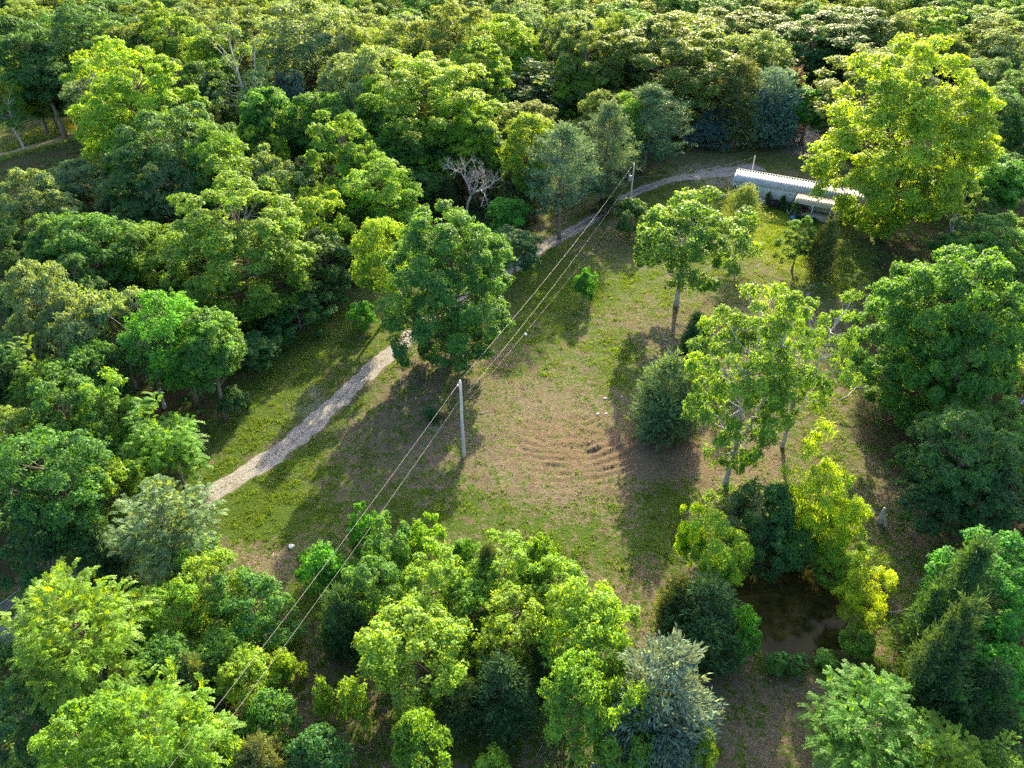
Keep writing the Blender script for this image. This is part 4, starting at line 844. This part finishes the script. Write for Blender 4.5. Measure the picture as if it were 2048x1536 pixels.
def chips(name, x, y, material, l0, l1, rad, seed, lift=.02):
    r = np.random.default_rng(seed); n = len(x); l = r.uniform(l0, l1, n) ; az = r.uniform(0, math.pi, n); z = gz(x, y) + lift
    d = np.c_[np.cos(az), np.sin(az), r.normal(size=n) * .12]; c = np.c_[x, y, z]; s = np.c_[-np.sin(az), np.cos(az), 0 * az]; u = np.array([0, 0, 1.0])
    R = rad * r.uniform(.6, 1.5, n)[:, None]; a = c - d * l[:, None] / 2; b = c + d * l[:, None] / 2
    V = np.stack([a + s * R, a + u * R * 1.6, a - s * R, b + s * R * .6, b + u * R, b - s * R * .6], 1).reshape(-1, 3)
    o = np.arange(n)[:, None] * 6
    Q = np.concatenate([o + np.array([[0, 1, 4, 3]]), o + np.array([[1, 2, 5, 4]]), o + np.array([[2, 0, 3, 5]])]); Tt = np.concatenate([o + np.array([[0, 2, 1]]), o + np.array([[3, 4, 5]])])
    return tag(link(name, new_mesh(name, V, [Q, Tt], material)), kind='stuff')
x, y = clear_pts(34000, 19, lambda x, y: np.clip(.75 - grass_at(x, y), 0, 1) * np.clip((fbm(x / 2.5, y / 2.5, 60, 3) - .3) * 3, .05, 1) * (seg_dist(DRIVE, x, y) > 1.8) * (pond_r(x, y) > 1.2))
chips('wood_chips', x, y, M['brown_wood'], .12, .5, .016, 20)
x, y = clear_pts(9000, 21, lambda x, y: np.clip(.7 - grass_at(x, y), 0, 1) * .6 * (seg_dist(DRIVE, x, y) > 1.8) * (pond_r(x, y) > 1.2) * (y < 90))
chips('scattered_twigs', x, y, M['dead_wood'], .25, 1.1, .017, 22)
x, y = clear_pts(9000, 23, lambda x, y: np.maximum(blob(x, y, 1730, 985, 4, 4), blob(x, y, 1690, 690, 3.5, 6)) * .9)
chips('brush_litter', x, y, M['dead_wood'], .3, 1.8, .022, 24, .06)

def clods(name, x, y, material, s0, s1, seed):
    r = np.random.default_rng(seed); n = len(x); s = r.uniform(s0, s1, n) ** 1.0; z = gz(x, y)
    base = np.array([[1, 0, 0], [0, 1, 0], [-1, 0, 0], [0, -1, 0], [0, 0, 1.0]]); a_ = r.uniform(0, 6.3, n)
    V = base[None] * (s[:, None, None] * r.uniform(.55, 1.35, (n, 5, 1))); c_, s_ = np.cos(a_)[:, None], np.sin(a_)[:, None]
    X = V[..., 0] * c_ - V[..., 1] * s_ + x[:, None]; Y = V[..., 0] * s_ + V[..., 1] * c_ + y[:, None]; Z = V[..., 2] * .75 + z[:, None] - .01
    o = np.arange(n)[:, None] * 5; Tt = np.concatenate([o + np.array([[i, (i + 1) % 4, 4]]) for i in range(4)])
    return tag(link(name, new_mesh(name, np.stack([X, Y, Z], -1).reshape(-1, 3), [Tt], material)), kind='stuff')
simple('clod', (.145, .118, .078), .95, .05, 0, .35, 1.5)
x, y = clear_pts(90000, 25, lambda x, y: np.clip(.85 - grass_at(x, y), 0, 1) * np.clip((fbm(x / 1.6, y / 1.6, 70, 3) - .3) * 3, .08, 1) * (seg_dist(DRIVE, x, y) > 1.6) * (pond_r(x, y) > 1.2))
clods('soil_clods', x, y, M['clod'], .05, .17, 26)
# ------------------------------------------------------------------ bare trees and dead limbs
def dead_tree(name, label, x, y, w, h, seed, levels=4, sp=.55, cat='dead tree'):
    p, hh, R = spot(x, y, w, h); o = thing(name, label, cat, (p[0], p[1], gzs(p[0], p[1])))
    me = dead(seed, hh, R, levels, 'dead_wood', sp); me.name = 'branches'; link('branches', me, o); return o
dead_tree('dead_tree', 'bare grey dead tree with a wide fan of branches behind the large round tree', 930, 308, 190, -452, 801, 5, .62)
dead_tree('dead_tree', 'white leafless snag standing in the woods behind the pines', 1142, 128, 80, -275, 805, 4, .4)
dead_tree('dead_tree', 'thin dead tree with pale limbs at the right of the giant sunlit tree', 1955, 340, 70, -500, 811, 3, .4)
def fallen(name, label, a, b, r0, seed, side=5, z0=.1, z1=.5, cat='branch'):
    r = np.random.default_rng(seed); A = at(*a); B = at(*b); A = np.array([A[0], A[1], gzs(A[0], A[1]) + z0]); B = np.array([B[0], B[1], gzs(B[0], B[1]) + z1]); mb = MB()
    n = 7; t = np.linspace(0, 1, n)[:, None]; P = A + (B - A) * t + r.normal(size=(n, 3)) * np.linalg.norm(B - A) * .025; mb.tube(P, np.linspace(r0, r0 * .3, n), 7); L = np.linalg.norm(B - A)
    c = A.copy(); 
    for i in range(side):
        s = r.integers(2, n); d = unit((B - A) / L + rdir(r, 1)[0] * .9); d[2] = abs(d[2]) * .5; l = L * r.uniform(.2, .45); e = P[s] + d * l
        limb(mb, r, P[s], e, r0 * .45, r0 * .12, .1, 5); e2 = P[s] + d * l * .6 + rdir(r, 1)[0] * np.array([1, 1, .3]) * l * .4; limb(mb, r, P[s] + d * l * .5, e2, r0 * .22, r0 * .08, .1, 4)
    V = [v - c for v in mb.v]; mb.v = V; o = mb.build(name, M['dead_wood'], None, True); o.location = c; return tag(o, label, cat)
fallen('fallen_branch', 'grey fallen branch lying behind the open-crowned tree, left one', (1628, 650), (1605, 590), .08, 31, 6, .2, .8)
fallen('fallen_branch', 'grey fallen branch pointing up right beside the huge deep green tree', (1640, 690), (1700, 612), .08, 32, 6, .2, .9)
fallen('fallen_branch', 'pale dead limb reaching right toward the huge deep green tree', (1670, 818), (1765, 782), .09, 33, 5, 1.2, 2.6)
fallen('fallen_branch', 'twiggy dead branch left of the broad yellow-green pond shrub', (1400, 1150), (1352, 1090), .06, 35, 4, .2, .6)
fallen('fallen_branch', 'twiggy dead branch lying at the right bank of the pond', (1745, 1222), (1800, 1225), .06, 36, 4, .2, .4)
fallen('fallen_branch', 'short pale stick on the ground right of the single pole', (958, 828), (978, 822), .05, 37, 1, .05, .1)
fallen('fallen_branch', 'thin log lying at the bend of the right hand trail', (1735, 1010), (1752, 1028), .08, 38, 1, .1, .12)
# bleached stump with splintered legs
mb = MB(); rr = np.random.default_rng(41); p = at(1760, 1046); z = gzs(p[0], p[1])
mb.tube([[-.10, 0, -.1], [-.05, .1, .7], [.05, .25, 1.35], [.08, .3, 1.75]], [.26, .21, .17, .12], 9)
mb.tube([[.55, -.35, -.1], [.32, .05, .6], [.1, .28, 1.4]], [.06, .07, .06], 6); mb.tube([[.35, -.7, -.1], [.2, -.2, .5], [.03, .2, 1.1]], [.05, .07, .06], 6)
tag(mb.build('tree_stump', M['dead_wood'], None, True), 'bleached splintered stump standing beside the right hand trail', 'stump').location = (p[0], p[1], z)
# uprooted brush beside a small cedar
p = at(864, 838); place('roundcedar', p, 1.7, .85, 'C', 'small dark cedar bush in the bare ground left of the single pole', 'cedar_bush', 'bush')
p = at(884, 836); mb = MB(); 
for i in range(46):
    d = rdir(rr, 1)[0]; d[2] = abs(d[2]) * .9; s = rr.normal(size=3) * np.array([.4, .3, .05]); limb(mb, rr, s, s + d * rr.uniform(.5, 1.3), .035, .01, .1, 4, 4)
mb.tube([[0, 0, -.1], [-.1, -.8, .1], [0, -1.5, .05]], [.1, .09, .05], 7)
tag(mb.build('brush_pile', M['brown_wood'], None, True), 'brown heap of uprooted brush beside the small dark cedar bush', 'brush pile').location = (p[0], p[1], gzs(p[0], p[1]))
# stones
def stone(px, py, s, label, seed):
    r = np.random.default_rng(seed); p = at(px, py); import bmesh
    bm = bmesh.new(); bmesh.ops.create_icosphere(bm, subdivisions=2, radius=1)
    for v in bm.verts: v.co = Vector(v.co) * (1 + .22 * math.sin(v.co.x * 3 + seed) + .18 * math.sin(v.co.y * 4 + seed * 2)); v.co.z *= .6
    bmesh.ops.scale(bm, vec=(s, s * .8, s), verts=bm.verts); me = bpy.data.meshes.new('stone'); bm.to_mesh(me); bm.free(); me.materials.append(M['stone_white']); o = link('stone', me); o.location = (p[0], p[1], gzs(p[0], p[1]) + s * .2); o.rotation_euler = (0, 0, seed); return tag(o, label, 'stone')
stone(1195, 830, .22, 'largest white stone on the soil left of the bluish cedar', 1); stone(1212, 828, .14, 'smaller white stone just right of the largest one on the soil', 2); stone(1210, 798, .17, 'white stone on the weedy soil above the pair', 3); stone(1243, 795, .13, 'small white stone nearest the bluish cedar', 4)
stone(1051, 669, .26, 'flat white stone in the grass right of the large round tree', 5); stone(582, 1094, .28, 'grey stone at the corner of the bare loop of ground', 6); stone(1718, 1068, .16, 'small white stone on the trail below the bleached stump', 7)

# ------------------------------------------------------------------ poles and wires
def pole(label, bx, by, h, extra=None):
    p = at(bx, by); o = thing('utility_pole', label, 'utility pole', (p[0], p[1], gzs(p[0], p[1])), 0, (1, 1, 1), 'utility poles of the power line')
    mb = MB(); zz = np.linspace(-.5, h, 9); mb.tube(np.c_[.02 * np.sin(zz), .015 * np.cos(zz * .8), zz], np.linspace(.19, .125, 9), 14); mb.build('pole_shaft', M['weathered_pole'], o, True); return o, p
h1 = 9.62; h2 = 8.9
o1, p1 = pole('pale wooden utility pole standing alone in the middle of the clearing', 928, 915, h1)
o2, p2 = pole('wooden utility pole with grey transformer behind the dark shrub near the pines', 1258, 428, h2)
ld = np.array([p2[0] - p1[0], p2[1] - p1[1]]); ld /= np.linalg.norm(ld); ln = np.array([-ld[1], ld[0]])
def insul(o, x, y, z, r=.085):
    mb = MB(); mb.tube([[x, y, z - .12], [x, y, z - .04], [x, y, z + .02], [x, y, z + .08], [x, y, z + .14]], [.03, r, r * .7, r, r * .5], 10); return mb.build('insulator', M['ceramic'], o, True)
insul(o1, 0, 0, h1 + .1); insul(o1, -.26 * ld[0] - .1, -.26 * ld[1], h1 - .22)
mb = MB(); mb.box((0, .16, h1 - 2.0), (.07, .1, .25)); mb.build('bracket', M['galvanized'], o1)
insul(o2, 0, 0, h2 + .1)
tc = np.array([-.50, -.1])
mb = MB(); mb.tube([[tc[0], tc[1], z] for z in (h2 - 2.85, h2 - 2.8, h2 - 2.0, h2 - 1.95, h2 - 1.88)], [.22, .27, .27, .29, .2], 16); t2 = mb.build('transformer', M['galvanized'], o2, True)
mb = MB(); mb.tube([[tc[0] - .08, tc[1], h2 - 1.9], [tc[0] - .08, tc[1], h2 - 1.6], [tc[0] - .1, tc[1], h2 - 1.45]], [.05, .07, .03], 8); mb.build('bushing', M['ceramic'], t2, True)
mb = MB(); mb.box((-.2, -.05, h2 - 2.2), (.25, .08, .08)).box((-.2, -.05, h2 - 2.65), (.25, .08, .08)); mb.build('bracket', M['galvanized'], o2)
g1 = np.array([p1[0], p1[1], gzs(p1[0], p1[1])]); g2 = np.array([p2[0], p2[1], gzs(p2[0], p2[1])])
def wire(label, a, b, sag, r=.010):
    t = np.linspace(0, 1, 40)[:, None]; P = np.array(a) + (np.array(b) - np.array(a)) * t - np.array([0, 0, 1.0]) * sag * 4 * t * (1 - t); c = P[0].copy(); mb = MB(); mb.tube(P - c, r, 6)
    o = mb.build('overhead_wire', M['wire'], None, True); o.location = c; return tag(o, label, 'wire', 'wires of the power line')
top1 = g1 + [0, 0, h1 + .22]; low1 = g1 + [0.16, .0, h1 - 2.0]; top2 = g2 + [0, 0, h2 + .2]; mid2 = g2 + [tc[0], tc[1], h2 - 2.9]
top1b = g1 + [-.26 * ld[0] - .1, -.26 * ld[1], h1 - .08]
def out(a, px, py):
    # where the next pole, outside the frame, would carry the wire: on the line's own bearing
    d = ray(px, py); best = None
    for s in np.linspace(20, 70, 400):
        q = a[:2] - ld * s; t = q[1] / d[1]; e = abs(q[0] - d[0] * t)
        if best is None or e < best[0]: best = (e, s, H_CAM + d[2] * t)
    return best
w3 = g1 - np.r_[ld * 62, 0]; w3[2] = 0
wire('upper overhead wire running from the single pole to the transformer pole', top1, top2, .9)
wire('lower overhead wire running from the single pole to the transformer pole', low1, mid2, .9)
wire('thin service cable below the two wires between the poles', g1 + [.15, 0, h1 - 3.0], g2 + [-.1, 0, .6 + h2 * .25], .7, .006)
wire('upper overhead wire running from the single pole over the lower left thicket', top1b, w3 + [0, 0, h1], 1.0)
wire('lower overhead wire running from the single pole over the lower left thicket', low1 - [.2, 0, 0], w3 + [0.2, 0, h1 - 2.0], 1.0)
a_ = g2 + [.1, 0, h2 - 2.2]

# ------------------------------------------------------------------ the house
HA = at(1461, 397); HA = np.array([HA[0], HA[1]]); HB = at(1598, 423); U = np.array([HB[0], HB[1]]) - HA; U /= np.linalg.norm(U); Vv = np.array([-U[1], U[0]])
HL, HD, HH = 22.0, 4.6, 3.55; HR = 4.75; hz = gzs(*HA) - .05
ang = math.atan2(U[1], U[0])
ho = thing('mobile_home', 'long white single-storey home with ribbed metal roof at the back of the clearing', 'house', (HA[0], HA[1], hz), ang)
mb = MB(); mb.box((HL / 2, HD / 2, .35), (HL - .1, HD - .1, .9)); mb.build('skirting', M['skirting'], ho)
# walls as five-sided gable body
z0 = .72; zr = HR - .12
Vx = np.array([[x, y, z] for x in (0, HL) for (y, z) in ((0, z0), (HD, z0), (HD, HH), (HD / 2, zr), (0, HH))])
mb = MB(); mb.add(Vx, [[0, 1, 6, 5], [1, 2, 7, 6], [4, 0, 5, 9]], [[0, 4, 3], [0, 3, 2], [0, 2, 1], [5, 8, 9], [5, 7, 8], [5, 6, 7]])
k = .32
while k < HL:
    if not (2.75 < k < 4.65): mb.box((k, -.014, (z0 + HH) / 2), (.05, .028, HH - z0 - .02))
    k += .41
mb.build('wall', M['siding'], ho)
mb = MB(); mb.box((HL / 2, -.025, z0 + .06), (HL, .06, .1)); mb.box((HL / 2, -.03, HH - .1), (HL, .07, .14)); mb.box((.03, -.035, 2.1), (.12, .07, 2.7)); mb.build('wall_trim', M['white_trim'], ho)
def roof(name, pts, nu, amp, material, parent, thick=.05, rib=.07):
    """ribbed sheet: pts = eave0, eave1, ridge1, ridge0"""
    e0, e1, r1, r0 = [np.array(q, float) for q in pts]; n = int(np.linalg.norm(e1 - e0) / nu) * 4
    prof = np.array([0, 0, 1, 1]) ; V = []; nrm = unit(np.cross(e1 - e0, r0 - e0)); nrm = nrm * np.sign(nrm[2])
    fr_ = []
    for i in range(int(np.linalg.norm(e1 - e0) / nu)):
        for o_, hgt in ((0, 0), (nu - rib * 1.6, 0), (nu - rib * 1.3, amp), (nu - rib * .3, amp)): fr_.append((i * nu + o_, hgt))
    L = np.linalg.norm(e1 - e0); fr_.append((L, 0)); fr_ = np.array(fr_); t = (fr_[:, 0] / L)[:, None]; hh_ = fr_[:, 1][:, None]
    A = e0 + (e1 - e0) * t + nrm * hh_; B = r0 + (r1 - r0) * t + nrm * hh_; C = B - nrm * (thick + hh_); D = A - nrm * (thick + hh_); n = len(fr_)
    V = np.vstack([A, B, C, D]); q = np.arange(n - 1)[:, None]; Q = []
    for a, b in ((0, n), (n, 2 * n), (2 * n, 3 * n), (3 * n, 0)): Q.append(np.c_[q + a, q + a + 1, q + b + 1, q + b])
    Q.append(np.array([[0, n, 2 * n, 3 * n], [n - 1, 4 * n - 1, 3 * n - 1, 2 * n - 1]])); mb = MB(); mb.add(V, np.concatenate(Q)); return mb.build(name, material, parent)
ov = .35; ds = (HR - HH) / (HD / 2)
rf = roof('roof', [(-.25, -ov, HH - ov * ds + .05), (HL + .2, -ov, HH - ov * ds + .05), (HL + .2, HD / 2, HR + .05), (-.25, HD / 2, HR + .05)], .46, .09, M['roof_metal'], ho)
roof('roof', [(HL + .2, HD + ov, HH - ov * ds + .05), (-.25, HD + ov, HH - ov * ds + .05), (-.25, HD / 2, HR + .05), (HL + .2, HD / 2, HR + .05)], .42, .055, M['roof_metal'], ho)
mb = MB(); mb.tube([[-.3, HD / 2, HR + .09], [HL + .25, HD / 2, HR + .09]], .09, 6); mb.build('ridge_cap', M['roof_metal'], rf)
def window(u, z, w, h, panes, parent, y=0.0):
    mb = MB(); 
    for s in (-1, 1): mb.box((u + s * w / 2, y - .05, z), (.10, .12, h + .2)); mb.box((u, y - .05, z + s * h / 2), (w - .1, .11, .10))
    for i in range(1, panes): mb.box((u - w / 2 + w * i / panes, y - .045, z), (.09, .10, h - .1))
    mb.box((u, y - .04, z + .05), (w - .1, .09, .06)); f = mb.build('window', M['white_trim'], parent)
    mb = MB(); mb.box((u, y - .012, z), (w - .09, .03, h - .09)); mb.build('pane', M['pane'], f)
window(3.7, 2.35, 1.75, 1.5, 2, ho); window(17.5, 2.4, 1.2, 1.2, 1, ho)
mb = MB(); mb.box((10.0, -.04, 2.75), (.5, .06, .14)); mb.build('wall_vent', M['deck'], ho)
mb = MB(); mb.box((14.2, -.03, 1.85), (.95, .06, 2.1)); dr = mb.build('door', M['white_trim'], ho); mb = MB(); mb.box((13.85, -.08, 1.75), (.06, .06, .12)); mb.build('handle', M['galvanized'], dr)
# porch: deck, posts, roof, lattice rail, steps
PX0, PX1, PD = 11.7, 17.6, 3.0
mb = MB()
n = 22
for i in range(n): mb.box((PX0 + (PX1 - PX0) * (i + .5) / n, -PD / 2, .74), ((PX1 - PX0) / n - .025, PD - .06, .05))
mb.box(((PX0 + PX1) / 2, -PD + .05, .62), (PX1 - PX0, .06, .18)); mb.build('porch_deck', M['deck'], ho)
for q, u in enumerate((PX0 + .1, (PX0 + PX1) / 2, PX1 - .1)):
    mb = MB(); mb.box((u, -PD + .12, 1.75), (.12, .12, 2.0)); mb.box((u, -PD + .12, 2.73), (.18, .18, .06)); mb.build('porch_post', M['white_trim'], ho)
pr_ = roof('porch_roof', [(PX0 - .25, -PD - .35, 2.80), (PX1 + .3, -PD - .35, 2.80), (PX1 + .3, -.1, 3.38), (PX0 - .25, -.1, 3.38)], .42, .05, M['porch_metal'], ho)
mb = MB(); mb.box(((PX0 + PX1) / 2, -PD - .28, 2.70), (PX1 - PX0 + .4, .05, .14)); mb.build('fascia', M['white_trim'], pr_)
mb = MB()
for i in range(26):
    u = PX0 + .15 + i * (PX1 - PX0 - .3) / 25; mb.box((u, -PD - .02, .30), (.06, .02, .58))
for i in range(4): mb.box(((PX0 + PX1) / 2, -PD - .045, .12 + i * .14), (PX1 - PX0 - .2, .02, .05))
mb.build('lattice_skirt', M['lattice'], ho)
# shed roof behind
roof('rear_awning', [(9.8, HD + 2.3, 3.05), (7.0 + 9.0, HD + 2.3, 3.05), (16.0, HD + .42, 3.2), (9.8, HD + .42, 3.2)], .38, .06, M['shed_metal'], ho)
for u in (10.0, 15.8):
    mb = MB(); mb.box((u, HD + 2.15, 1.45), (.12, .12, 2.95)); mb.build('awning_post', M['weathered_pole'], ho)
def hp(u, v, z=0): q = HA + U * u + Vv * v; return np.array([q[0], q[1], gzs(*q) + z])
# service mast behind the house
q = hp(1.6, HD + 1.6); o = thing('service_mast', 'short pale service pole rising behind the left end of the house', 'utility pole', q)
mb = MB(); mb.tube([[0, 0, -.3], [0.03, 0, 3], [.05, 0, 6.3]], [.14, .13, .11], 10); mb.build('pole_shaft', M['weathered_pole'], o, True); insul(o, .02, -.14, 6.0, .06)
P3 = q + np.array([0, 0, 6.05]); wire('thin service cable from the transformer pole to the house', a_, P3, .8, .007)
# columnar and round shrubs along the wall
for u, lab in ((.55, 'dark columnar evergreen at the left corner of the house'), (2.3, 'dark columnar evergreen left of the double window'), (6.7, 'dark columnar evergreen right of the double window'), (9.3, 'dark pointed evergreen between two round shrubs at the house wall'), (11.35, 'dark columnar evergreen at the porch corner')):
    p = hp(u, -.75); place('column', p, 2.3 + .2 * math.sin(u * 3), .5, 'C', lab, 'columnar_shrub', 'shrub', 'columnar evergreens along the house wall')
for u, lab, c in ((8.2, 'dark reddish round shrub at the house wall left of the pointed evergreen', (.06, .045, .03)), (10.3, 'dark round shrub at the house wall next to the porch', 'C'), (3.4, 'leafy shrub under the double window', 'D')):
    p = hp(u, -.95); place('shrub', p, 1.7, .95, c, lab, 'round_shrub', 'shrub')
p = hp(12.05, -PD - .3); place('column', p, 2.7, .75, 'D', 'climbing vine covering the left porch post', 'climbing_vine', 'vine')
p = hp(13.2, -PD + .5); p[2] += .8; o = place('sapling', p, 1.3, .7, (.12, .03, .03), 'reddish potted plant hanging under the porch roof', 'potted_plant', 'plant'); o.location.z += 1.0
for u, lab in ((13.8, 'low dark shrub in front of the porch lattice, left one'), (15.3, 'low dark shrub in front of the porch lattice, right one')):
    p = hp(u, -PD - .6); place('shrub', p, .9, .7, 'D', lab, 'low_shrub', 'shrub')
# bits by the porch corner
q = hp(11.2, -2.3); o = thing('metal_frame', 'pale bent metal frame standing at the porch corner', 'metal frame', q, .4)
for pts in ([[0, 0, 0], [.1, 0, .9], [.6, .1, 1.2]], [[.9, 0, 0], [.7, .1, .8], [1.2, .1, 1.35]], [[-.6, .1, .1], [.1, .1, .75], [.8, .1, .7]], [[-.6, .1, .1], [-.8, .1, 1.0]]):
    mb = MB(); mb.tube(pts, .05, 8); mb.build('tube', M['galvanized'], o, True)
q = hp(12.0, -3.9); o = thing('washtub', 'blue plastic washtub on the grass by the porch', 'tub', q); mb = MB()
mb.tube([[0, 0, 0], [0, 0, .05], [0, 0, .4], [0, 0, .44]], [.34, .36, .45, .47], 20); mb.build('tub_body', M['blue_plastic'], o, True); mb = MB(); mb.tube([[.46 * math.cos(a), .46 * math.sin(a), .46] for a in np.linspace(0, 6.283, 21)], .03, 6); mb.build('rim', M['blue_plastic'], o, True)
q = hp(-2.2, -1.4); qe = hp(-.1, -.6, .9); mb = MB(); mb.tube([[0, 0, .05], list((qe - q) * .5 + [0, 0, .05]), list(qe - q)], .06, 8); o = mb.build('leaning_pole', M['white_trim'], None, True); o.location = q; tag(o, 'white pole leaning on the ground at the left corner of the house', 'pole')
# ------------------------------------------------------------------ gate by the drive
ga = at(2, 1232); gb = at(72, 1178); d = np.array([gb[0] - ga[0], gb[1] - ga[1]]); L = np.linalg.norm(d); o = thing('farm_gate', 'long low tubular gate beside the shaded drive at the left edge', 'gate', (ga[0], ga[1], gzs(ga[0], ga[1])), math.atan2(d[1], d[0]))
mb = MB(); mb.tube([[-1.2, 0, 1.15], [L, 0, 1.15]], .035, 8); mb.tube([[-1.2, 0, .2], [L, 0, .2]], .035, 8); mb.tube([[L, 0, .2], [L, 0, 1.15]], .03, 8); mb.build('gate_frame', M['gate_steel'], o, True)
mb = MB()
for z in (.42, .64, .88): mb.tube([[-1.2, 0, z], [L, 0, z]], .016, 6)
for u in (L * .33, L * .66): mb.tube([[u, 0.035, .2], [u, 0.035, 1.15]], .018, 6)
mb.build('gate_bars', M['gate_steel'], o, True)
mb = MB(); mb.tube([[L + .15, 0, -.3], [L + .15, 0, 1.5]], .08, 10); mb.build('gate_post', M['weathered_pole'], o, True)
# ------------------------------------------------------------------ scrap heap at the right edge
def board(px, py, l, w, az, tilt, m, label, z=.1, t=.06):
    p = at(px, py); o = tag(link('board', MB().box((0, 0, 0), (l, w, t)).box((0, 0, t * .6), (l * .98, w * .2, t * .3)).mesh('board', m)), label, 'board'); o.location = (p[0], p[1], gzs(p[0], p[1]) + z); o.rotation_euler = (0, tilt, az)
board(2018, 806, 2.2, .45, 1.5, -.3, M['board'], 'broad upright grey board in the scrap heap', .6); board(2005, 795, 2.6, .14, 2.1, -.6, M['dead_wood'], 'white curved-looking stick rising from the left of the scrap heap', .9); board(2040, 790, 2.2, .12, 2.3, -.2, M['board'], 'thin board lying behind the scrap heap', .2)
board(2035, 815, 3.0, .12, .2, -.05, M['white_trim'], 'long white strip lying across the scrap heap', .6); board(2028, 826, 1.2, .5, .5, .1, M['galvanized'], 'bent metal sheet at the front of the scrap heap', .3); board(2003, 818, 1.4, .3, -.2, .1, M['deck'], 'short dark board at the left of the scrap heap', .25); board(2045, 800, 1.2, .6, .9, .2, M['brown_wood'], 'brown board at the back of the scrap heap', .5)
p = at(2050, 812); r = np.random.default_rng(3); g = np.linspace(-1.1, 1.1, 12); X, Y = np.meshgrid(g, g); Z = .55 - .22 * (X ** 2 + Y ** 2) + r.normal(size=X.shape) * .06; Z = np.maximum(Z, .03)
ii = (np.arange(11)[:, None] * 12 + np.arange(11)[None]).ravel(); o = tag(link('tarp', new_mesh('tarp', np.c_[X.ravel(), Y.ravel(), Z.ravel()], [np.c_[ii, ii + 1, ii + 13, ii + 12]], M['blue_tarp'], None, True)), 'crumpled blue tarp over the right part of the scrap heap', 'tarp'); o.location = (p[0], p[1], gzs(p[0], p[1]))
